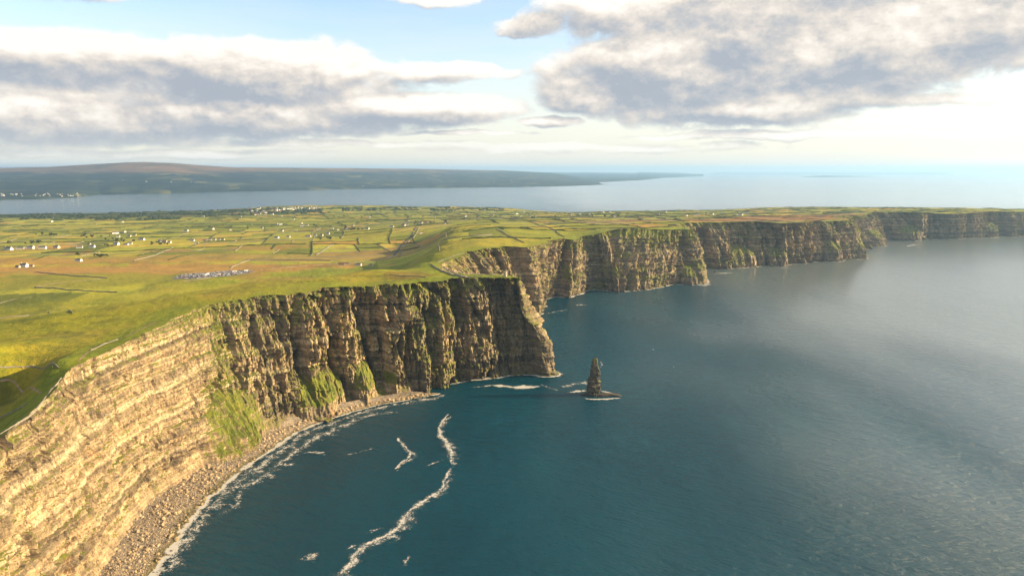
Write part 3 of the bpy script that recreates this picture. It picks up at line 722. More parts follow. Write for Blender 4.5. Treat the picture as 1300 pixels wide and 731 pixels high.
ribbon('surf', sub(29, 43.5), [8, 7, 9, 11, 9, 8, 10, 14], foamA, 8, .4, 5, 4)
ribbon('surf', sub(44.5, 51), [12, 10, 12, 14, 10, 16], foamA, 12, .4, 6, 5)
ribbon('surf', sub(52, 60), [14, 12, 18, 14, 14], foamA, 16, .4, 8, 6)
i = 10
for nm, pts, wd, mt, wn in [
    ('foam_streak', [(432, 733), (441, 718), (452, 703), (462, 692), (478, 685), (495, 678), (506, 668), (515, 655), (530, 640), (548, 629), (562, 619), (567, 605), (571, 592)], [6, 5, 5, 6, 6, 7, 5, 4.5, 4.5, 4, 3, 3], foamB, 3),
    ('foam_streak', [(574, 592), (572, 575), (567, 562), (559, 552), (557, 543), (564, 532), (570, 524)], [2.5, 5, 8, 6, 4, 4, 1.5], foamB, 4),
    ('foam_streak', [(436, 700), (447, 694), (460, 690)], [1.5, 3, 3], foamB, 2), ('foam_streak', [(462, 697), (470, 694), (468, 700)], [2, 3, 2], foamB, 2),
    ('foam_streak', [(504, 554), (510, 564), (517, 570), (523, 577), (516, 583), (507, 588), (500, 598)], [2, 3, 2.5, 4, 3, 3, 1.5], foamB, 3),
    ('foam_streak', [(383, 576), (393, 573), (404, 575), (420, 573)], [3, 4, 3, 2], foamB, 4), ('foam_streak', [(430, 578), (450, 575), (468, 571), (482, 567)], [2, 3, 3, 2], foamC, 3),
    ('foam_streak', [(535, 594), (548, 589), (562, 583)], [1.5, 3, 3], foamC, 2), ('foam_streak', [(460, 678), (475, 673), (488, 669)], [3, 6, 4], foamC, 3),
    ('foam_streak', [(508, 722), (515, 710), (523, 702)], [4, 7, 3], foamC, 3), ('foam_streak', [(383, 718), (395, 706), (405, 698)], [5, 10, 5], foamC, 3),
    ('foam_streak', [(312, 602), (330, 598), (345, 604), (338, 612)], [4, 8, 6, 3], foamC, 5), ('foam_streak', [(282, 638), (295, 644), (303, 640)], [2, 4, 3], foamC, 4), ('foam_streak', [(350, 585), (365, 590), (380, 588)], [4, 8, 6], foamC, 5),
    ('foam_patch', [(624, 488.5), (640, 490.5), (658, 491.5), (676, 491.5), (690, 490)], [4, 9, 13, 13, 5], foamA, 3), ('foam_patch', [(595, 492), (612, 491), (628, 488)], [4, 7, 5], foamC, 3), ('foam_streak', [(684, 487), (700, 493), (712, 497)], [3, 4, 2], foamC, 3),
    ('foam_patch', [(712, 493), (726, 488), (742, 486), (750, 491)], [4, 12, 14, 8], foamC, 5), ('foam_patch', [(718, 498), (733, 497), (748, 496)], [4, 8, 7], foamA, 3), ('foam_patch', [(738, 505), (752, 507), (770, 506.5), (790, 505)], [3, 5, 5, 3], foamA, 2), ('foam_patch', [(760, 496), (772, 498), (786, 502)], [8, 6, 3], foamA, 3), ('foam_streak', [(763, 470), (764, 462), (761, 456)], [2, 4, 3], foamC, 2),
    ('foam_patch', [(756, 439), (763, 442)], [7, 9], foamC, 2), ('foam_patch', [(757, 435), (761, 436)], [4, 5], foamC, 2), ('foam_patch', [(743, 422), (748, 423)], [5, 6], foamC, 2), ('foam_patch', [(733, 404), (738, 403.5)], [5, 5], foamC, 2),
    ('foam_streak', [(690, 399), (705, 396), (718, 393.5), (728, 393)], [4, 7, 7, 3], foamC, 6), ('foam_streak', [(727, 388), (738, 387), (750, 387.5)], [4, 9, 4], foamA, 4), ('foam_streak', [(683, 392), (700, 389)], [8, 8], foamC, 6),
    ('foam_streak', [(756, 397), (762, 396.5)], [5, 5], foamC, 2), ('foam_streak', [(771, 389), (776, 389)], [5, 5], foamC, 2),
    ('foam_patch', [(880, 362), (893, 362.5), (905, 360)], [5, 9, 4], foamA, 4), ('foam_streak', [(905, 347), (920, 347), (932, 346)], [5, 9, 5], foamA, 6), ('foam_streak', [(985, 340), (1000, 340), (1008, 340)], [6, 8, 4], foamA, 5),
    ('foam_patch', [(1094, 327), (1102, 324)], [9, 12], foamA, 5), ('foam_streak', [(1150, 313), (1160, 311), (1164, 310)], [8, 12, 6], foamA, 5), ('foam_streak', [(1080, 345), (1088, 346)], [8, 8], foamC, 5)]:
    i += 1
    if mt is foamB: ribbon('thin_foam', [(q[0] + 3, q[1] - 4) for q in px(pts)], [q * 1.8 for q in wd], foamC, 3, .3, wn * 1.5, i + 60)
    ribbon(nm, px(pts), wd, mt, 2.5 if pts[0][1] > 480 else 6, .35 + .02 * (i % 7), wn, i)

# ================================================================== things
def bm_mesh(name, bm, smooth=False):
    me = bpy.data.meshes.new(name); bm.to_mesh(me); bm.free()
    if smooth:
        for p_ in me.polygons: p_.use_smooth = True
    return me
def box(bm, x0, y0, z0, x1, y1, z1, taper=0, mat=0):
    t = taper
    vs = [bm.verts.new(c) for c in ((x0, y0, z0), (x1, y0, z0), (x1, y1, z0), (x0, y1, z0), (x0 + t, y0 + t, z1), (x1 - t, y0 + t, z1), (x1 - t, y1 - t, z1), (x0 + t, y1 - t, z1))]
    for f in ((3, 2, 1, 0), (4, 5, 6, 7), (0, 1, 5, 4), (1, 2, 6, 5), (2, 3, 7, 6), (3, 0, 4, 7)):
        bm.faces.new([vs[i] for i in f]).material_index = mat
def empty(name, loc, rz=0, **k):
    o = bpy.data.objects.new(name, None); C.objects.link(o); o.location = loc; o.rotation_euler = (0, 0, rz); o.empty_display_size = 1
    return props(o, **k)
def hz1(x, y): return float(h(np.array([x]), np.array([y]))[0])
PI = math.pi

# ---- beach
TL = [(0, 900), (60, 800), (125, 731), (158, 680), (190, 640), (225, 615), (262, 592), (310, 566), (352, 548), (395, 533), (440, 520), (490, 510), (540, 501)]
TLs = catmull([un(a, b, 3) for a, b in TL], np.linspace(0, len(TL) - 1, 400)); WB = catmull(px(WL), np.linspace(0, len(WL) - 1, 400))
def beach_pt(u, v):       # u along, v 0 toe .. 1 water
    i_ = np.clip(u * 399, 0, 399); a = np.stack([np.interp(i_, range(400), TLs[:, k]) for k in (0, 1)], -1); b_ = np.stack([np.interp(i_, range(400), WB[:, k]) for k in (0, 1)], -1)
    p_ = a + (b_ - a) * v[..., None]; z_ = np.interp(v, [-1, -.3, 0, .6, 1, 1.5], [16, 10, 6.5, 3.2, .1, -4])
    return p_[..., 0], p_[..., 1], z_ + fbm(p_[..., 0] / 14, p_[..., 1] / 14, 3, 801) * .9 * (v > -.5)
U_, V_ = np.meshgrid(np.linspace(0, 1, 420), np.concatenate([[-.9, -.45], np.linspace(-.2, 1.4, 34)]))
bx_, by_, bz_ = beach_pt(U_, V_)
me, _ = grid_mesh('beach', np.stack([bx_, by_, bz_], -1).reshape(-1, 3), *U_.shape)
def beach_material():
    m, nt, b = new_mat('shingle', .9, .25)
    p = pos(nt); v = nt.add('ShaderNodeTexVoronoi'); nt.put(v.inputs['Vector'], p); v.inputs['Scale'].default_value = .8
    s3 = nt.add('ShaderNodeSeparateXYZ'); nt.l.new(p, s3.inputs[0]); z = E(nt, s3.outputs[2])
    sc_ = nt.add('ShaderNodeSeparateColor'); nt.l.new(v.outputs['Color'], sc_.inputs[0])
    c = nt.ramp(E(nt, sc_.outputs[0]) * .5 + nt.noise(p, .08, 4) * .5, [(.25, (.10, .085, .07)), (.5, (.20, .165, .125)), (.75, (.32, .26, .18))])
    c = nt.mix(nt.step(z + nt.noise(p, .12, 3) * 2 - 1, 2.2, .9) * .7, c, (.085, .075, .022))
    nt.l.new(c, b.inputs['Base Color']); nt.l.new(nt.bump(E(nt, v.outputs['Distance']) * -1.2, 1, .8), b.inputs['Normal']); return m
props(link('beach', me, [beach_material()]), kind='structure')
def boulder_mat():
    m, nt, b = new_mat('boulder_stone', .9, .25)
    oi = nt.add('ShaderNodeNewGeometry'); s3 = nt.add('ShaderNodeSeparateXYZ'); nt.l.new(oi.outputs['Position'], s3.inputs[0]); z = E(nt, s3.outputs[2])
    f = E(nt, oi.outputs['Random Per Island'])
    c = nt.ramp(f, [(0, (.13, .10, .07)), (.4, (.26, .195, .12)), (.75, (.40, .30, .18)), (1, (.33, .28, .22))])
    wetn = nt.step(z + nt.noise(oi.outputs['Position'], .1, 3) * 2 - 1, 2.6, 1.2)
    c = nt.mix(wetn * .6, c, nt.ramp(f, [(.2, (.07, .06, .04)), (.7, (.15, .13, .03)), (1, (.20, .17, .05))]))
    nt.l.new(c, b.inputs['Base Color']); nt.l.new(nt.bump(nt.noise(oi.outputs['Position'], 1.5, 5), .6, .4), b.inputs['Normal']); return m
bmat = boulder_mat()
ico = bmesh.new(); bmesh.ops.create_icosphere(ico, subdivisions=1, radius=1); ico.verts.ensure_lookup_table()
IV = np.array([v.co[:] for v in ico.verts]); IF = np.array([[v.index for v in f.verts] for f in ico.faces]); ico.free()
def rocky(seed, blocky=.8):
    r_ = np.random.default_rng(seed); v = np.sign(IV) * np.abs(IV) ** blocky
    v = v * (1 + r_.uniform(-.22, .22, (len(v), 1))) * r_.uniform(.65, 1.25, 3); return v
RV = [rocky(900 + k) for k in range(10)]
# the many stones of the beach
NB = 11000
ub = rng.uniform(.16, .99, NB); vb = np.clip(rng.normal(.48, .33, NB), -.15, 1.12); sz = .35 + rng.pareto(3.2, NB) * .55; sz = np.minimum(sz, 1.6)
dens_ok = rng.uniform(size=NB) < np.interp(ub, [0, .55, .75, 1], [1, 1, .6, .25]); ub, vb, sz = ub[dens_ok], vb[dens_ok], sz[dens_ok]
xb, yb, zb = beach_pt(ub, vb)
VV = []; FF = []
for k in range(len(xb)):
    v = RV[k % 10]; a = k * 2.39996; ca, sa_ = math.cos(a), math.sin(a)
    VV.append(np.column_stack([(v[:, 0] * ca - v[:, 1] * sa_) * sz[k] + xb[k], (v[:, 0] * sa_ + v[:, 1] * ca) * sz[k] + yb[k], v[:, 2] * sz[k] * .75 + zb[k] + sz[k] * .2])); FF.append(IF + k * len(v))
me, _ = quad_mesh('beach_stones', np.vstack(VV), np.vstack(FF), False); props(link('beach_stones', me, [bmat]), kind='stuff')
# the 260 largest, each a boulder of its own
bme = []
for v in RV:
    m_, _ = quad_mesh('boulder', v, IF, False); m_.materials.append(bmat); bme.append(m_)
zone = ['by the cliff foot', 'on the middle strip', 'at the waterline']; along = ['near end of the beach', 'halfway along the beach', 'far narrow end of the beach']
for k in range(260):
    u1, v1 = rng.uniform(.17, .97), rng.uniform(.0, 1.02); x1, y1, z1 = beach_pt(np.array([u1]), np.array([v1])); s1 = rng.uniform(1.5, 2.7)
    o = bpy.data.objects.new('boulder', bme[k % 10]); C.objects.link(o); o.location = (x1[0], y1[0], z1[0] + s1 * .25); o.scale = (s1, s1, s1 * .8); o.rotation_euler = (0, 0, rng.uniform(0, 6.28))
    zi = 0 if v1 < .33 else 1 if v1 < .75 else 2; ai = 0 if u1 < .45 else 1 if u1 < .7 else 2
    props(o, f'large rough boulder {zone[zi]}, {along[ai]}', 'boulder', f'large boulders {zone[zi]} {along[ai]}')

# ---- sea stacks
def stack_mesh(name, prof, seed, nr=70, nc=64, depth=.8, amp=1.0):
    zt = prof[-1][0]; zz = np.linspace(-5, zt, nr); L_ = np.interp(zz, [p[0] for p in prof], [p[1] for p in prof]); R_ = np.interp(zz, [p[0] for p in prof], [p[2] for p in prof])
    th = np.linspace(0, 2 * PI, nc, endpoint=True); TH, ZZ = np.meshgrid(th, zz)
    cxm = ((L_ + R_) / 2)[:, None]; r = ((R_ - L_) / 2)[:, None]
    k = np.round(TH / (2 * PI) * 14)
    bl = np.floor(ZZ / 4.5 + perlin(TH * 1.5, ZZ / 9, seed) * .6); cellk = np.floor(TH / (2 * PI) * 13 + hrand(bl, bl * 0, seed) * 5) % 13
    rr = 1 + (hrand(cellk, bl, seed) - .5) * .34 * amp + (hrand(bl, bl * 0, seed + 3) - .5) * .20 + fbm(TH * 2, ZZ / 6, 3, seed) * .10 + np.interp(np.cos(2 * (TH)), [-1, 1], [0, .0])
    rr = rr * (1 / np.maximum(np.abs(np.cos(TH)), np.abs(np.sin(TH)))) ** .55
    rr[:, -1] = rr[:, 0]
    X_ = cxm + r * rr * np.cos(TH); Y_ = r * rr * np.sin(TH) * depth
    Vv = np.stack([X_, Y_, ZZ], -1).reshape(-1, 3)
    cap = np.array([[cxm[-1, 0], 0, zt + 1.0]]); Vv = np.vstack([Vv, cap]); ci = len(Vv) - 1
    idx = np.arange(nr * nc).reshape(nr, nc); q = np.stack([idx[:-1, :-1], idx[:-1, 1:], idx[1:, 1:], idx[1:, :-1]], -1).reshape(-1, 4)
    t3 = np.stack([idx[-1, :-1], idx[-1, 1:], np.full(nc - 1, ci), np.full(nc - 1, ci)], -1)
    me = bpy.data.meshes.new(name); me.from_pydata(Vv.tolist(), [], q.tolist() + [list(a[:3]) for a in t3.tolist()]); me.update()
    set_attr(me, 'grass', np.clip((Vv[:, 2] - zt * .72) / (zt * .3), 0, .55) * (zt > 20) - .5 * (zt < 20)); set_attr(me, 'dark', np.full(len(Vv), 1.35)); return me
sx0, sy0 = un(755, 503, 0)
K_ = 1.385
st = empty('sea_stack', (sx0, sy0 + 9, 0), 0, label='tall dark rock pillar standing alone in the sea off the near headland', cat='sea stack')
st.scale = (1.06, 1.1, 1)
link('rock_column', stack_mesh('rock_column', [(-5, -9.5 * K_, 7.5 * K_), (0, -9 * K_, 7 * K_), (8, -8.5 * K_, 6.6 * K_), (22, -7.2 * K_, 6.4 * K_), (27, -7.6 * K_, 7 * K_), (34, -6.2 * K_, 6.8 * K_), (42, -5.2 * K_, 6.4 * K_), (48, -4.3 * K_, 5.4 * K_), (52, -4.3 * K_, 4.0 * K_), (60, -3.2 * K_, 3.6 * K_), (65, -2.6 * K_, 3.2 * K_), (67.5, -1.0 * K_, 3 * K_)], 5), [rockm], st)
o = link('rock_shelf', stack_mesh('rock_shelf', [(-5, 4, 48), (0, 6, 44), (1.8, 8, 40), (3.2, 9, 34), (4.2, 12, 26), (4.6, 14, 20)], 9, 20, 64, .32), [rockm], st); o.location = (0, -2, 0)
o = link('rock_shelf', stack_mesh('rock_shelf', [(-5, -27, -12), (0, -24, -13), (2.5, -21, -14), (3.6, -19, -15)], 12, 14, 40, .7), [rockm], st)
for (qx, qy, w_, hh_, lb) in ((992, 338, 9, 28, 'small pointed rock in the water at the foot of the long middle cliffs'), (908, 346, 7, 6, 'low dark rock in the surf beside the shaded recess of the middle cliffs')):
    a_, b_ = un(qx, qy, 0); o = link('sea_rock', stack_mesh('sea_rock', [(-5, -w_ * 1.3, w_ * 1.3), (0, -w_, w_), (hh_ * .5, -w_ * .6, w_ * .55), (hh_, -w_ * .15, w_ * .2)], 31, 24, 40), [rockm]); o.location = (a_, b_, 0); props(o, lb, 'rock')

# ---- watch tower on the headland
stone = simple('tower_stone', (.36, .31, .24), var=.3, scale=1.2); slate = simple('slate_roof', (.065, .068, .075), .7, .4, .3, .4); white = simple('whitewash', (.72, .70, .66), .85, .2, .08, .3)
glassm = simple('dark_glass', (.03, .035, .04), .2, .6, .1); doorm = simple('painted_door', (.10, .05, .035), .6)
def ring(bm, r0, z0, r1, z1, n=20, cx=0, cy=0):
    a_ = [bm.verts.new((cx + r0 * math.cos(2 * PI * k / n), cy + r0 * math.sin(2 * PI * k / n), z0)) for k in range(n)]
    b_ = [bm.verts.new((cx + r1 * math.cos(2 * PI * k / n), cy + r1 * math.sin(2 * PI * k / n), z1)) for k in range(n)]
    for k in range(n): bm.faces.new((a_[k], a_[(k + 1) % n], b_[(k + 1) % n], b_[k]))
    bm.faces.new(b_); return a_, b_
tx, ty = -13, 1306
tz = hz1(tx, ty) - .3
tw = empty('stone_tower', (tx, ty, tz), R(10), label='small round stone lookout tower on the grassy end of the near headland', cat='tower')
bm = bmesh.new(); ring(bm, 3.6, 0, 3.2, 9.2); ring(bm, 3.6, 9.2, 3.6, 9.8); link('round_wall', bm_mesh('round_wall', bm), [stone], tw)
bm = bmesh.new(); box(bm, 2.4, -1.6, 0, 5.6, 1.6, 12.2, .15); link('turret', bm_mesh('turret', bm), [stone], tw)
mer = bmesh.new(); box(mer, -.45, -.25, 0, .45, .25, .9); mm = bm_mesh('merlon', mer); mm.materials.append(stone)
for k in range(10):
    a_ = 2 * PI * k / 10 + .3
    if abs((a_ + PI) % (2 * PI) - PI) < .5: continue
    o = bpy.data.objects.new('merlon', mm); C.objects.link(o); o.parent = tw; o.location = (3.3 * math.cos(a_), 3.3 * math.sin(a_), 9.8); o.rotation_euler = (0, 0, a_ + PI / 2)
for (dx, dy) in ((2.8, -1.3), (2.8, 1.3), (5.2, -1.3), (5.2, 1.3)):
    o = bpy.data.objects.new('merlon', mm); C.objects.link(o); o.parent = tw; o.location = (dx, dy, 12.2)
bm = bmesh.new(); box(bm, -.6, -3.66, 0, .6, -3.4, 2.2); link('door', bm_mesh('door', bm), [doorm], tw)
for (dx, zz_) in ((-1.2, 5.2), (1.2, 5.2)):
    bm = bmesh.new(); box(bm, dx - .35, -3.45, zz_, dx + .35, -3.0, zz_ + 1.2); link('window', bm_mesh('window', bm), [glassm], tw)

# ---- roads, footpaths, car park: thin sheets draped on the land
asph = simple('tarmac', (.055, .055, .058), .9, .2, .2, .3); gravel = simple('pale_gravel', (.36, .30, .21), .95, .1, .2, .4); earth = simple('bare_earth', (.24, .17, .10), .95, .1, .3, .2)
def drape(name, pts, wd, mat, lift=.35, step=6, **k):
    W_ = [hit(*p_) if len(p_) == 2 else p_[:2] for p_ in pts]; W_ = catmull(W_, np.linspace(0, len(W_) - 1, 12 * len(W_))); P_ = densify(W_, step)
    tn = np.gradient(P_, axis=0); tn /= np.linalg.norm(tn, axis=1)[:, None] + 1e-9; on = np.stack([tn[:, 1], -tn[:, 0]], 1)
    V = []
    for u in (-1, 0, 1):
        q = P_ + on * u * wd / 2; V.append(np.column_stack([q, h(q[:, 0], q[:, 1]) + lift]))
    me, _ = grid_mesh(name, np.vstack(V), 3, len(P_)); return props(link(name, me, [mat]), kind='structure')
drape('road', [(500, 325), (506, 317), (512, 309), (522, 299), (528, 288)], 9, asph)
drape('road', [(502, 324), (480, 330), (440, 334), (400, 337), (360, 340), (330, 342)], 8, gravel)
drape('road', [(233, 357), (252, 355), (268, 352)], 10, gravel, .45)
drape('footpath', [(562, 339), (571, 344), (583, 349), (596, 351.5), (612, 352)], 5, asph); drape('footpath', [(576, 343.5), (590, 347), (606, 348), (625, 348.5), (638, 349.5)], 4, gravel, .4)
drape('footpath', [(548, 337), (562, 344), (578, 349.5), (594, 352)], 6, gravel, .45); drape('footpath', [(556, 333), (566, 329), (576, 325), (590, 321.5)], 5, gravel)
drape('footpath', [(46, 364), (70, 360), (100, 357), (134, 353)], 5, gravel); drape('footpath', [(0, 385), (14, 381), (40, 377)], 4, gravel)
drape('footpath', [(100, 459), (118, 444), (140, 434), (165, 425), (185, 415), (200, 408)], 2.4, earth, .25, 4); drape('footpath', [(0, 483), (20, 487), (38, 492), (52, 499)], 1.8, earth, .25, 4)
cpc = hit(272, 348.5); cax = np.array(hit(318, 344)) - np.array(hit(228, 353)); caL = np.hypot(*cax); cax /= caL; cay = np.array([-cax[1], cax[0]])
def cpk(u, v): return cpc[0] + cax[0] * u + cay[0] * v, cpc[1] + cax[1] * u + cay[1] * v
HL, HW = 112, 62
us, vs = np.meshgrid(np.linspace(-1, 1, 60), np.linspace(-1, 1, 24)); wv = np.sqrt(np.clip(1.05 - us ** 2, .1, 1)); gx2, gy2 = cpk(us * HL, vs * HW * wv)
me, _ = grid_mesh('car_park', np.stack([gx2, gy2, h(gx2, gy2) + .5], -1).reshape(-1, 3), *us.shape)
props(link('car_park', me, [simple('grey_tarmac', (.13, .125, .125), .9, .2, .25, .1)]), kind='structure')

# ---- vehicles
def car_mesh(paint):
    bm = bmesh.new(); prof = [(-2.2, .35), (-2.2, .85), (-1.3, .98), (-.7, 1.45), (.9, 1.48), (1.7, .95), (2.2, .85), (2.2, .35)]
    a_ = [bm.verts.new((x, -.9, z)) for x, z in prof]; b_ = [bm.verts.new((x, .9, z)) for x, z in prof]; n_ = len(prof)
    for k in range(n_):
        f = bm.faces.new((a_[k], a_[(k + 1) % n_], b_[(k + 1) % n_], b_[k])); f.material_index = 1 if k in (2, 4) else 0
    bm.faces.new(a_[::-1]); bm.faces.new(b_)
    for sy_ in (-.93, .87): box(bm, -.9, sy_, .98, 1.1, sy_ + .06, 1.36, 0, 1)
    for wx in (-1.35, 1.35):
        for wy in (-.95, .75):
            c_ = [bm.verts.new((wx + .33 * math.cos(t_ * PI / 4), wy, .33 + .33 * math.sin(t_ * PI / 4))) for t_ in range(8)]; d_ = [bm.verts.new((v.co.x, wy + .2, v.co.z)) for v in c_]
            for k in range(8): bm.faces.new((c_[k], c_[(k + 1) % 8], d_[(k + 1) % 8], d_[k])).material_index = 2
            bm.faces.new(c_).material_index = 2; bm.faces.new(d_).material_index = 2
    bmesh.ops.recalc_face_normals(bm, faces=bm.faces)
    me = bm_mesh('car', bm)
    for m_ in (paint, glassm, tyre): me.materials.append(m_)
    return me
tyre = simple('tyre_rubber', (.02, .02, .02)); paints = [('white', (.75, .75, .75)), ('silver', (.45, .46, .48)), ('black', (.02, .02, .025)), ('red', (.35, .03, .02)), ('blue', (.03, .07, .22)), ('dark grey', (.08, .085, .09))]
CM = [(n_, car_mesh(simple(n_.replace(' ', '_') + '_car_paint', c_, .25, .6, .05))) for n_, c_ in paints]
rowsv = [-50, -38, -26, -14, -2, 10, 22, 34, 46]; ncar = 0
where = ['near edge', 'near half', 'middle', 'far half', 'far edge']
for ri, rv in enumerate(rowsv):
    for ci_ in range(60):
        uu = -104 + ci_ * 3.5 + random.uniform(-.3, .3)
        if abs(uu) > HL * .95 * math.sqrt(max(0, 1 - (rv / 66) ** 2)) or random.random() < .42 or ncar > 235: continue
        if (ci_ // 9) % 3 == ri % 3 and random.random() < .6: continue
        x1, y1 = cpk(uu, rv); nm, mesh_ = CM[random.choice([0, 0, 0, 1, 1, 1, 2, 3, 4, 5, 5])]; ncar += 1
        o = bpy.data.objects.new('parked_car', mesh_); C.objects.link(o); o.location = (x1, y1, hz1(x1, y1) + .52); o.rotation_euler = (0, 0, math.atan2(cay[1], cay[0]) + random.choice([0, PI])); o.scale = (1.15,) * 3
        wh = where[min(4, int((rv + 50) / 20))]; side = 'left end' if uu < -38 else 'middle' if uu < 38 else 'right end'
        props(o, f'{nm} car in a row at the {wh}, {side} of the car park', 'car', f'{nm} cars at the {wh} and {side} of the car park')
coachm = []
for cn, cc_ in (('white', (.72, .72, .70)), ('cream', (.60, .52, .38))):
    bm = bmesh.new(); box(bm, -6, -1.3, .4, 6, 1.3, 3.4, .08); me1 = bm_mesh('coach_body', bm); me1.materials.append(simple(cn + '_coach_paint', cc_, .4, .5, .05))
    coachm.append((cn, me1))
bm = bmesh.new()
for sy_ in (-1.36, 1.28): box(bm, -5.6, sy_, 1.9, 5.6, sy_ + .08, 2.9)
cwm = bm_mesh('window_band', bm); cwm.materials.append(glassm)
wbm = bmesh.new(); bmesh.ops.create_cone(wbm, cap_ends=True, segments=12, radius1=.5, radius2=.5, depth=.3); cwh = bm_mesh('wheel', wbm); cwh.materials.append(tyre)
for k, (uu, vv, lb) in enumerate([(-12, 20, 'white coach parked across the middle of the crowded car park'), (-20, 3, 'second white coach just in front of the other in the car park middle'), (62, 8, 'white coach parked among the cars at the right end of the car park'), (4, -20, 'cream coach among the cars on the near half of the car park'), (95, 4, 'white coach at the far right tip of the car park')]):
    x1, y1 = cpk(uu, vv); e_ = empty('coach', (x1, y1, hz1(x1, y1) + .55), math.atan2(cax[1], cax[0]) + (.5 if k < 2 else 0), label=lb, cat='coach', group='coaches in the car park')
    for nm, m_ in (('body', coachm[1 if 'cream' in lb else 0][1]), ('window_band', cwm)):
        o = bpy.data.objects.new(nm, m_); C.objects.link(o); o.parent = e_
    for wx in (-3.8, 3.8):
        for wy in (-1.2, 1.2):
            o = bpy.data.objects.new('wheel', cwh); C.objects.link(o); o.parent = e_; o.location = (wx, wy, .5); o.rotation_euler = (PI / 2, 0, 0)

# ---- houses
def prism(bm, x0, x1, y0, y1, z0, z1, mat=0):
    ym = (y0 + y1) / 2; v = [bm.verts.new(c) for c in ((x0, y0, z0), (x0, y1, z0), (x0, ym, z1), (x1, y0, z0), (x1, y1, z0), (x1, ym, z1))]
    for f in ((0, 2, 1), (3, 4, 5), (0, 3, 5, 2), (1, 2, 5, 4), (0, 1, 4, 3)): bm.faces.new([v[i] for i in f]).material_index = mat
def wallm(Lx, Wy, H_):
    bm = bmesh.new(); box(bm, -Lx / 2, -Wy / 2, -2, Lx / 2, Wy / 2, H_); prism(bm, -Lx / 2 + .02, Lx / 2 - .02, -Wy / 2 + .02, Wy / 2 - .02, H_ + .004, H_ + Wy * .38); return bm_mesh('walls', bm)
def roofm(Lx, Wy, H_):
    bm = bmesh.new(); r = H_ + Wy * .38; o_ = .5
    for s_ in (-1, 1):
        y0 = s_ * (Wy / 2 + o_); z0 = H_ - o_ * .76
        a_ = [bm.verts.new(c) for c in ((-Lx / 2 - o_, y0, z0 + .1), (Lx / 2 + o_, y0, z0 + .1), (Lx / 2 + o_, 0, r + .1), (-Lx / 2 - o_, 0, r + .1))]; b_ = [bm.verts.new((v.co.x, v.co.y, v.co.z + .25)) for v in a_]
        bm.faces.new(a_); bm.faces.new(b_[::-1])
        for k in range(4): bm.faces.new((a_[k], b_[k], b_[(k + 1) % 4], a_[(k + 1) % 4]))
    bmesh.ops.recalc_face_normals(bm, faces=bm.faces); return bm_mesh('roof', bm)
cream = simple('cream_render', (.58, .50, .36), .85, .2, .1, .3); greyr = simple('grey_render', (.36, .34, .31)); brownr = simple('brown_tile_roof', (.13, .07, .045), .8, .3, .3, .4)
KIT = {}
for kn, (Lx, Wy, H_, wm, rm) in {'long white': (24, 9, 5.0, white, slate), 'white': (16, 9, 5.4, white, slate), 'cream': (17, 10, 5.6, cream, slate), 'grey': (18, 9, 4.6, greyr, brownr)}.items():
    a_ = wallm(Lx, Wy, H_); a_.materials.append(wm); b_ = roofm(Lx, Wy, H_); b_.materials.append(rm)
    bm = bmesh.new(); r = H_ + Wy * .38; box(bm, -.7, -.6, r - 1.2, .7, .6, r + 1.5); c_ = bm_mesh('chimney', bm); c_.materials.append(wm)
    bm = bmesh.new(); box(bm, -.8, -.06, 1.4, .8, .06, 2.9); d_ = bm_mesh('window', bm); d_.materials.append(glassm)
    bm = bmesh.new(); box(bm, -.6, -.07, 0, .6, .07, 2.3); f_ = bm_mesh('door', bm); f_.materials.append(doorm)
    g_ = a_.copy(); g_.name = 'house'; g_.materials.append(rm)
    bm = bmesh.new(); bm.from_mesh(a_); n0 = len(bm.faces); bm.from_mesh(b_)
    bm.faces.ensure_lookup_table()
    for f in bm.faces[n0:]: f.material_index = 1
    g_ = bm_mesh('house', bm); g_.materials.append(wm); g_.materials.append(rm)
    KIT[kn] = (Lx, Wy, H_, a_, b_, c_, d_, f_, g_)
def mkc(nm, me_, par, loc=(0, 0, 0), rz=0):
    o = bpy.data.objects.new(nm, me_); C.objects.link(o); o.parent = par; o.location = loc; o.rotation_euler = (0, 0, rz); return o
def cottage(x, y, rz, kn, label, group=None, s=1.0):
    Lx, Wy, H_, a_, b_, c_, d_, f_, _ = KIT[kn]; e_ = empty('house', (x, y, hz1(x, y)), rz, label=label, cat='house', group=group); e_.scale = (s, s, s)
    mkc('walls', a_, e_); rf = mkc('roof', b_, e_)
    for sx_ in (-1, 1): mkc('chimney', c_, rf, (sx_ * (Lx / 2 - 1.2), 0, 0))
    for sy_ in (-1, 1):
        for wx in (-.34, -.16, .16, .34): mkc('window', d_, e_, (wx * Lx, sy_ * (Wy / 2 + .05), 0))
        mkc('door', f_, e_, (0, sy_ * (Wy / 2 + .05), 0))
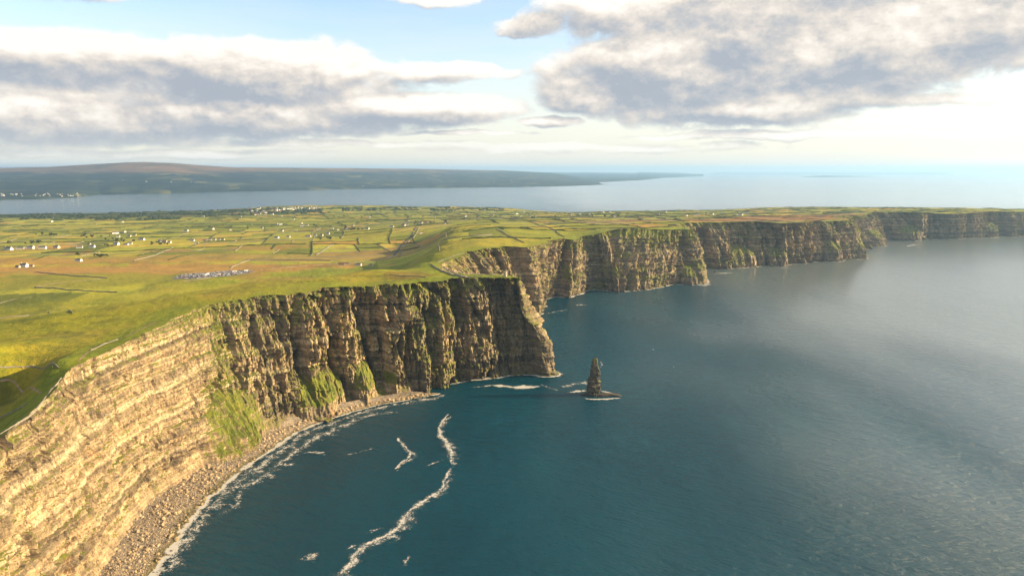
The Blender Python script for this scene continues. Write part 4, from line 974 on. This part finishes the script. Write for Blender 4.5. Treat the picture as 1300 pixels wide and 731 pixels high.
HS = [(11, 317.5, 'long white', 1.5, 'long low white house, leftmost of the white row at the left'), (26, 316.5, 'long white', 1.15, 'white house second from the left in the row on the plain'), (39, 316, 'white', 1.5, 'white house third from the left in the row on the plain'),
      (54, 315.5, 'long white', 1.2, 'white house fourth from the left in the row on the plain'), (72, 315.3, 'cream', 1.3, 'pale cream bungalow just right of the four white houses'), (101, 314.8, 'long white', 1.0, 'white house left of the hedge gap on the plain'), (117, 314.3, 'white', 1.3, 'white house right of the hedge gap on the plain'),
      (113, 310.5, 'grey', .9, 'small grey house behind the pair beside the hedge gap'), (148, 311, 'white', 1.4, 'white farmhouse on the left of the farm below the dark trees'), (160, 311, 'long white', .9, 'long white farm building between two white farmhouses'), (165, 310, 'cream', 1.1, 'cream farmhouse on the right of the white farm'),
      (100, 331.5, 'long white', 1.0, 'lone white bungalow in the field beside dark bushes'), (31, 339, 'white', 1.4, 'grey and white farmhouse standing nearest the camera at the left'), (23, 339.5, 'grey', .9, 'low grey farm shed left of the nearest farmhouse'), (40, 338.5, 'grey', .8, 'low grey farm shed right of the nearest farmhouse'),
      (150, 301, 'white', 1.0, 'bright white gabled house at the dark tree belt'), (164, 300.5, 'cream', 1.0, 'cream house in the hamlet behind the farm trees'), (171, 299, 'cream', .9, 'small cream house at the back of the hamlet'), (180, 304.8, 'long white', 1.2, 'long white house in front of the hamlet'),
      (203, 307, 'white', 1.1, 'white house left of the middle farm on the plain'), (209, 307.5, 'grey', 1.2, 'grey roofed farm building in the middle farm'), (215, 308.5, 'white', 1.0, 'white house on the right of the middle farm'),
      (244, 306, 'long white', .9, 'long pale house, leftmost of the roadside row behind the heath'), (249, 309.5, 'long white', .8, 'white bungalow standing in front of the roadside row'), (260, 306, 'grey', 1.0, 'grey house second in the roadside row behind the heath'), (266, 305.5, 'cream', 1.0, 'cream house in the middle of the roadside row'),
      (272, 305, 'white', .9, 'white house right of the cream one in the roadside row'), (278, 304.8, 'white', .8, 'small white house near the right end of the roadside row'), (283, 304.5, 'cream', .8, 'small cream house at the right end of the roadside row'),
      (351, 302.5, 'long white', 1.0, 'long white house on the far side of the brown field'), (366, 301.5, 'white', 1.0, 'white house right of the long one beyond the brown field'), (391, 301, 'long white', 1.1, 'long white farmhouse beyond the yellow pasture'), (400, 299.5, 'white', 1.0, 'white farmhouse beside the long one beyond the yellow pasture'),
      (408, 299.5, 'cream', 1.0, 'cream house between the white farmhouses beyond the yellow pasture'), (416, 297.5, 'white', 1.1, 'white house with hedge right of the cream farmhouse'), (383, 287.5, 'white', 1.2, 'white house beside the dark wall in the far fields'), (389, 286.5, 'long white', 1.0, 'long pale house behind the white one in the far fields'),
      (466, 291.5, 'white', 1.3, 'white house among dark trees in the middle pastures'), (497, 288.5, 'long white', 1.0, 'long white house left of the straight road'), (512, 287, 'cream', 1.2, 'cream house with yard near the top of the straight road'), (517, 286, 'white', 1.0, 'white house nearest the top of the straight road'),
      (534, 284, 'white', 1.1, 'white house on the left of the tree line above the road'), (540, 283, 'grey', 1.1, 'grey farm building under the tree line above the road'), (636, 276, 'white', 1.0, 'small white house near the long wall on the plateau'), (606, 276.5, 'grey', 1.1, 'grey farm building left of the long wall on the plateau'),
      (434, 336.5, 'grey', 1.1, 'low grey building with turf roof at the visitor area, left one'), (440, 336, 'grey', .9, 'low grey building beside the other at the visitor area'), (455, 337, 'long white', .8, 'long pale building at the visitor area right of the grey ones'), (471, 337.5, 'cream', .7, 'small cream hut at the right end of the visitor area')]
for (a_, b_, kn, s_, lb) in HS:
    x1, y1 = hit(a_, b_); cottage(x1, y1, random.uniform(-.35, .35) + (PI if random.random() < .5 else 0), kn, lb, None, s_)
def small_house(x, y, z, kn, s_, label, group):
    o = bpy.data.objects.new('house', KIT[kn][8]); C.objects.link(o); o.location = (x, y, z); o.rotation_euler = (0, 0, random.uniform(0, PI)); o.scale = (s_,) * 3; props(o, label, 'house', group)
for k in range(78):       # village on the bay
    a_ = 318 + 88 * random.random() ** .8; b_ = 265.2 + random.random() * 3.4 - (a_ - 318) * .028
    if k > 58: a_, b_ = random.uniform(320, 352), random.uniform(268, 273)
    x1, y1 = hit(a_, b_); kn = random.choice(['white', 'long white', 'white', 'cream', 'grey'])
    sd_ = 'left' if a_ < 350 else 'right'
    small_house(x1, y1, hz1(x1, y1), kn, random.uniform(.9, 1.5), f'tiny {kn} house in the {sd_} part of the village on the bay shore', f'{kn} houses in the {sd_} part of the village')
for k in range(64):       # scattered farms and bungalows
    a_ = random.uniform(20, 960); b_ = random.uniform(271.5, 297) if a_ < 620 else random.uniform(268.5, 277)
    if b_ > 285 and 540 < a_: continue
    x1, y1 = hit(a_, b_)
    if y1 > 7500: continue
    kn = random.choice(['white', 'white', 'long white', 'cream', 'grey', 'grey']); rg = 'left' if a_ < 250 else 'middle' if a_ < 560 else 'plateau beyond the cliffs'
    small_house(x1, y1, hz1(x1, y1), kn, random.uniform(.8, 1.35), f'distant {kn} house scattered among the fields, {rg}' + ('' if 'beyond' in rg else ' of the plain'), f'{kn} houses scattered over the fields {rg}')
cx1, cy1 = hit(349.5, 265.5); ch = empty('church', (cx1, cy1, hz1(cx1, cy1)), .4, label='grey church with a pointed spire above the bay village', cat='church')
link('nave', wallm(26, 12, 8), [greyr], ch); link('roof', roofm(26, 12, 8), [slate], ch)
bm = bmesh.new(); box(bm, 13.2, -3.5, -1, 20, 3.5, 18); link('tower', bm_mesh('tower', bm), [greyr], ch); bm = bmesh.new(); box(bm, 13, -3.6, 18.01, 20.2, 3.6, 36, 3.3); link('spire', bm_mesh('spire', bm), [slate], ch)
# white town and farms on the far shore of the bay
hl = bpy.data.objects['hills']; dg = bpy.context.evaluated_depsgraph_get()
from mathutils.bvhtree import BVHTree
bvh = BVHTree.FromObject(hl, dg)
for k in range(46):
    if k < 38: a_, b_ = random.uniform(0, 100), random.uniform(245.6, 249.4)
    else: a_, b_ = random.uniform(100, 700), random.uniform(226, 243)
    gx1, gy1 = un(a_, b_, 0); dvec = Vector((gx1, gy1, -CH)).normalized(); hh_ = bvh.ray_cast(Vector((0, 0, CH)), dvec)
    if hh_[0] is None: continue
    far_t = k < 38; small_house(hh_[0].x, hh_[0].y, hh_[0].z - 1, 'white', random.uniform(.7, 1.3) if far_t else random.uniform(1.0, 1.6), 'tiny white building in the town on the far shore at the left' if far_t else 'lone white speck of a farm on the hills across the bay', 'buildings of the far shore town' if far_t else 'farms on the hills across the bay')

# ---- field walls and hedges
hedgem = simple('hedge_leaves', (.035, .050, .016), .95, .1, .45, .3); wallst = simple('field_stone', (.17, .155, .125), .9, .2, .35, .6)
def boundary(name, P_, wd, ht, mat, lump, seed, parent=None):
    s = np.arange(len(P_)) * 1.0; tn = np.gradient(P_, axis=0); tn /= np.linalg.norm(tn, axis=1)[:, None] + 1e-9; on = np.stack([tn[:, 1], -tn[:, 0]], 1)
    kx = 1 + lump * fbm(s * .37, s * 0 + seed, 3, 950); kx = np.clip(kx, .25, 2)
    V = []
    for (u, t_) in ((-.5, -.2), (-.42, .7), (-.1, 1.0), (.25, .92), (.5, -.2)):
        q = P_ + on * (u * wd * kx)[:, None]; V.append(np.column_stack([q, h(P_[:, 0], P_[:, 1]) + t_ * ht * kx]))
    V = np.vstack(V); idx = np.arange(5 * len(P_)).reshape(5, -1); q = np.stack([idx[:-1, :-1], idx[:-1, 1:], idx[1:, 1:], idx[1:, :-1]], -1).reshape(-1, 4)
    return V, q
def in_land(X_, Y_):
    x0, y0 = poly[:, 0][None], poly[:, 1][None]; x1, y1 = Pn[:, 0][None], Pn[:, 1][None]; X_, Y_ = X_[:, None], Y_[:, None]
    with np.errstate(divide='ignore', invalid='ignore'): c = ((y0 > Y_) != (y1 > Y_)) & (X_ < (x1 - x0) * (Y_ - y0) / (y1 - y0) + x0)
    return c.sum(1) % 2 == 1
segs = []
for (a_, b_, dpt) in SPL:
    q0, q1 = np.array(a_), np.array(b_); n_ = max(3, int(np.hypot(*(q1 - q0)) / 14)); Q = q0 + (q1 - q0) * np.linspace(0, 1, n_)[:, None]
    wx_, wy_ = irot(Q[:, 0], Q[:, 1]); X_, Y_ = wx_.copy(), wy_.copy()
    for _ in range(5): X_, Y_ = wx_ - perlin(X_ / 700, Y_ / 700, 201) * 70, wy_ - perlin(X_ / 700, Y_ / 700, 202) * 70
    ok = in_land(X_, Y_) & (np.abs(X_ / np.maximum(Y_, 1)) < .95) & (Y_ > 1500)
    if ok.sum() < 3: continue
    cd = np.sqrt(((X_[:, None] - ed[None, ::3, 0]) ** 2 + (Y_[:, None] - ed[None, ::3, 1]) ** 2).min(1)); ok &= cd > 25
    ok &= ~((np.hypot(X_ - cpc[0], Y_ - cpc[1]) < 190)); ok &= ~((Y_ < 2500) & (random.random() < .75))
    i0 = 0
    while i0 < n_:
        if not ok[i0]: i0 += 1; continue
        i1 = i0
        while i1 < n_ and ok[i1] and i1 - i0 < 34: i1 += 1
        if i1 - i0 >= 4 and random.random() > .30: segs.append(np.column_stack([X_[i0:i1], Y_[i0:i1]]))
        i0 = i1
man = [[(43, 346), (70, 348), (100, 351), (136, 353.5)], [(44, 365), (90, 368.5), (148, 371)], [(170, 331), (190, 326), (210, 319), (219, 314)], [(292, 341), (304, 335), (317, 330.5)], [(317, 330.5), (360, 330.5), (419, 331)], [(298, 319), (308.5, 311)], [(401, 324), (419, 313)], [(402, 323), (424, 310)],
       [(506, 327), (511, 318), (517, 309), (527, 299), (533, 288)], [(558, 320), (558, 309), (572, 303), (600, 300), (625, 298)], [(566, 303), (567, 296), (574, 291)], [(646, 279), (673, 282), (685, 286.5), (702, 291.5), (708.5, 296.6), (717, 301)], [(630.5, 291.5), (646, 300), (665, 308.5)],
       [(547, 336), (558, 343), (572, 348.5), (590, 352.5)], [(115, 445), (132, 437), (150, 431)], [(0, 530), (14, 524), (27, 517), (33, 513)], [(0, 552), (22, 538), (45, 521), (62, 500), (78, 480)], [(0, 466), (25, 466), (50, 467.5), (75, 468)], [(495, 349), (540, 352)], [(0, 404), (20, 402), (38, 400)], [(62, 396), (92, 398)]]
ml = ['stone wall edging the tan heath at the far left', 'stone wall below the light track in the left pasture', 'dark stone wall climbing towards the middle farm', 'short wall slanting up just behind the car park', 'long straight wall along the yellow pasture behind the car park', 'short slanting wall in the middle pasture', 'slanting wall right of the brown field', 'slanting wall meeting the pale field strip', 'wall running along the straight road', 'wall crossing the shaded hillside beyond the headland', 'short wall above the shaded hillside',
      'long winding wall from the plateau farms down to the cliff spur', 'winding wall ending at the lit cliff edge', 'dark wall beside the footpath to the tower', 'short dark wall at the near cliff edge', 'wall across the shaded hollow at the lower left', 'dark bank along the cliff edge at the lower left', 'low wall on the rim of the shaded hollow', 'faint wall on the green brow of the headland', 'short wall stub at the far left of the near pasture', 'dark wall stub under the near hillcrest']
for k, (pts, lb) in enumerate(zip(man, ml)):
    W_ = np.array([hit(*p_) for p_ in pts]); P_ = densify(catmull(W_, np.linspace(0, len(W_) - 1, 8 * len(W_))), 5 if W_[0, 1] < 1500 else 9)
    nearw = W_[0, 1] < 1500
    V, q = boundary('field_wall', P_, 1.6 if nearw else 3.0, 1.4 if nearw else 2.4, wallst, .3, k); me, _ = quad_mesh('field_wall', V, q, False); props(link('field_wall', me, [wallst]), lb, 'wall')
segs.sort(key=lambda s_: np.hypot(s_[:, 0].mean(), s_[:, 1].mean()))
restV = []; restQ = []; nv = 0
for k, P_ in enumerate(segs):
    hed = random.random() < .55; far_k = np.hypot(*P_.mean(0)) / 3000
    wd, ht = (random.uniform(2.6, 5.0) * max(1, far_k ** .4), random.uniform(1.8, 3.4)) if hed else (2.2, 1.9)
    V, q = boundary('x', P_, wd, ht, None, .75 if hed else .35, k)
    if k < 278:
        nm = 'hedge' if hed else 'field_wall'; me, _ = quad_mesh(nm, V, q, False); mx_, my_ = project(P_[:, 0].mean(), P_[:, 1].mean(), 60)
        lr = 'at the far left' if mx_ < 120 else 'left of centre' if mx_ < 330 else 'in the centre' if mx_ < 560 else 'beyond the middle cliffs' if mx_ < 900 else 'on the narrow far headland'
        dp = 'nearer' if my_ > 300 else 'middle' if my_ > 285 else 'far'
        run = abs(P_[-1, 0] - P_[0, 0]) > abs(P_[-1, 1] - P_[0, 1]); rn = 'running across' if run else 'running away'
        kd = 'dark bushy hedge' if hed else 'grey stone wall'
        props(link(nm, me, [hedgem if hed else wallst]), f'{kd} {rn} between {dp} fields, {lr}', 'hedge' if hed else 'wall', f'{kd}s {rn} between {dp} fields {lr}')
    else: restV.append(V); restQ.append(q + nv); nv += len(V)
if restV:
    me, _ = quad_mesh('hedges', np.vstack(restV), np.vstack(restQ), False); props(link('hedges', me, [hedgem]), kind='stuff')

# ---- trees
leafm = simple('dark_leaves', (.030, .045, .014), .9, .15, .5, .5); barkm = simple('bark', (.09, .07, .05))
def tree_mesh(seed, broad=1.0):
    r_ = random.Random(seed); bm = bmesh.new(); n_ = 7; pr = None
    for z_, rad in ((-1, .5), (1.5, .35), (4, .26), (6.5, .12)):
        cr = [bm.verts.new((rad * math.cos(2 * PI * k / n_) + .15 * z_ * .2, rad * math.sin(2 * PI * k / n_), z_)) for k in range(n_)]
        if pr:
            for k in range(n_): bm.faces.new((pr[k], pr[(k + 1) % n_], cr[(k + 1) % n_], cr[k])).material_index = 1
        pr = cr
    cl = [(r_.uniform(-2.6, 2.6) * broad, r_.uniform(-2.6, 2.6) * broad, r_.uniform(3, 8), r_.uniform(1.1, 2.2)) for _ in range(9)]
    for (cx_, cy_, cz_, cr_) in cl:
        for _ in range(30):
            d_ = Vector((r_.gauss(0, 1), r_.gauss(0, 1), r_.gauss(0, .8))).normalized() * cr_ * r_.uniform(.75, 1.1); c_ = Vector((cx_, cy_, cz_)) + d_
            a_ = Vector((r_.uniform(-1, 1), r_.uniform(-1, 1), r_.uniform(-1, 1))).normalized() * .75; b_ = d_.cross(a_).normalized() * .75
            bm.faces.new([bm.verts.new(c_ + v_) for v_ in (a_, b_, -a_ * .8, -b_)])
    me = bm_mesh('tree', bm); me.materials.append(leafm); me.materials.append(barkm); return me
TM = [tree_mesh(k, 1 + .25 * k) for k in range(4)]
TR = [(122, 301, 9, 18, 'beside the hamlet left of the farms'), (150, 306, 10, 20, 'around the white farms'), (205, 310, 8, 14, 'around the middle farm'), (115, 326, 8, 20, 'beside the lone white bungalow'), (138, 313, 3, 5, 'in the hedge gap between the white houses'), (450, 291, 14, 18, 'around the white house in the middle pastures'), (414, 303, 6, 22, 'along the hedge in the centre fields'), (538, 283.5, 9, 14, 'along the top of the straight road'), (565, 281.5, 2, 1, 'standing alone on the skyline of the fields'), (745, 275, 12, 40, 'on the plateau behind the middle cliffs'), (480, 275.5, 10, 60, 'in the far fields near the bay'), (70, 299, 8, 30, 'behind the hamlet at the far left'), (30, 309, 8, 26, 'behind the row of white houses'), (690, 272, 6, 30, 'on the plateau near the bay')]
for (a_, b_, n_, sp, wh) in TR:
    for k in range(n_):
        x1, y1 = hit(a_ + random.uniform(-sp, sp), b_ + random.uniform(-1.5, 1.5)); s_ = random.uniform(.8, 1.5)
        o = bpy.data.objects.new('tree', TM[random.randrange(4)]); C.objects.link(o); o.location = (x1, y1, hz1(x1, y1)); o.scale = (s_ * 1.15, s_ * 1.15, s_); o.rotation_euler = (0, 0, random.uniform(0, 6.3))
        props(o, f'dark bushy tree {wh}', 'tree', f'dark trees {wh}')
# tree clumps added along the bay, mostly over the painted cloud-shadow band
wv_, wf_ = [], []; cnt = 0
for k in range(3800):
    a_ = random.uniform(-40, 420) if k < 3000 else random.uniform(300, 640); b_ = random.uniform(265, 281) if k < 3000 else random.uniform(262.5, 268)
    if a_ > 230 and b_ > 274 and k < 3000: continue
    z_ = 15.0; x1, y1 = un(a_, b_, z_)
    if not in_land(np.array([x1]), np.array([y1]))[0] or perlin(np.array([x1 / 260]), np.array([y1 / 260]), 77)[0] < -.05: continue
    s_ = random.uniform(6, 13); v = RV[k % 10]; wv_.append(np.column_stack([v[:, 0] * s_ * 1.6 + x1, v[:, 1] * s_ + y1, v[:, 2] * s_ * .75 + hz1(x1, y1) + 2])); wf_.append(IF + cnt * len(v)); cnt += 1
me, _ = quad_mesh('shade_band_trees', np.vstack(wv_), np.vstack(wf_), False); props(link('shade_band_trees', me, [leafm]), kind='stuff')

# ---- pale stones on the grass of the near hollow
for (a_, b_, lb) in [(15, 458.5, 'pale stone left of the pair on the rim of the hollow'), (25, 457.5, 'pale stone of the pair on the rim of the hollow'), (28.5, 458.5, 'right pale stone of the pair on the rim of the hollow'), (58, 457, 'small pale stone on the grass above the hollow rim'), (66, 458, 'small pale stone right of another above the hollow'), (29, 467, 'pale stone just inside the shaded hollow'), (67, 465.5, 'pale stone at the hollow rim near the cliff edge'), (42, 463.5, 'flat pale stone set into the hollow rim')]:
    x1, y1 = hit(a_, b_); o = bpy.data.objects.new('stone', bme[random.randrange(10)]); C.objects.link(o); o.location = (x1, y1, hz1(x1, y1) + .3); o.scale = (.9, .9, .7); props(o, lb, 'stone')

# ------------------------------------------------------------------ haze
bm = bmesh.new(); box(bm, -82000, -82000, -20, 82000, 82000, 700)
hzm = bpy.data.materials.new('air'); hzm.use_nodes = True; q = NT(hzm.node_tree); q.n.remove(q.n['Principled BSDF'])
pv = q.add('ShaderNodeVolumePrincipled'); pv.inputs['Color'].default_value = (.34, .61, 1.0, 1); pv.inputs['Density'].default_value = 2.5e-5; pv.inputs['Anisotropy'].default_value = .3
q.l.new(pv.outputs[0], q.n['Material Output'].inputs['Volume'])
o = link('haze', bm_mesh('haze', bm), [hzm]); props(o, kind='stuff')
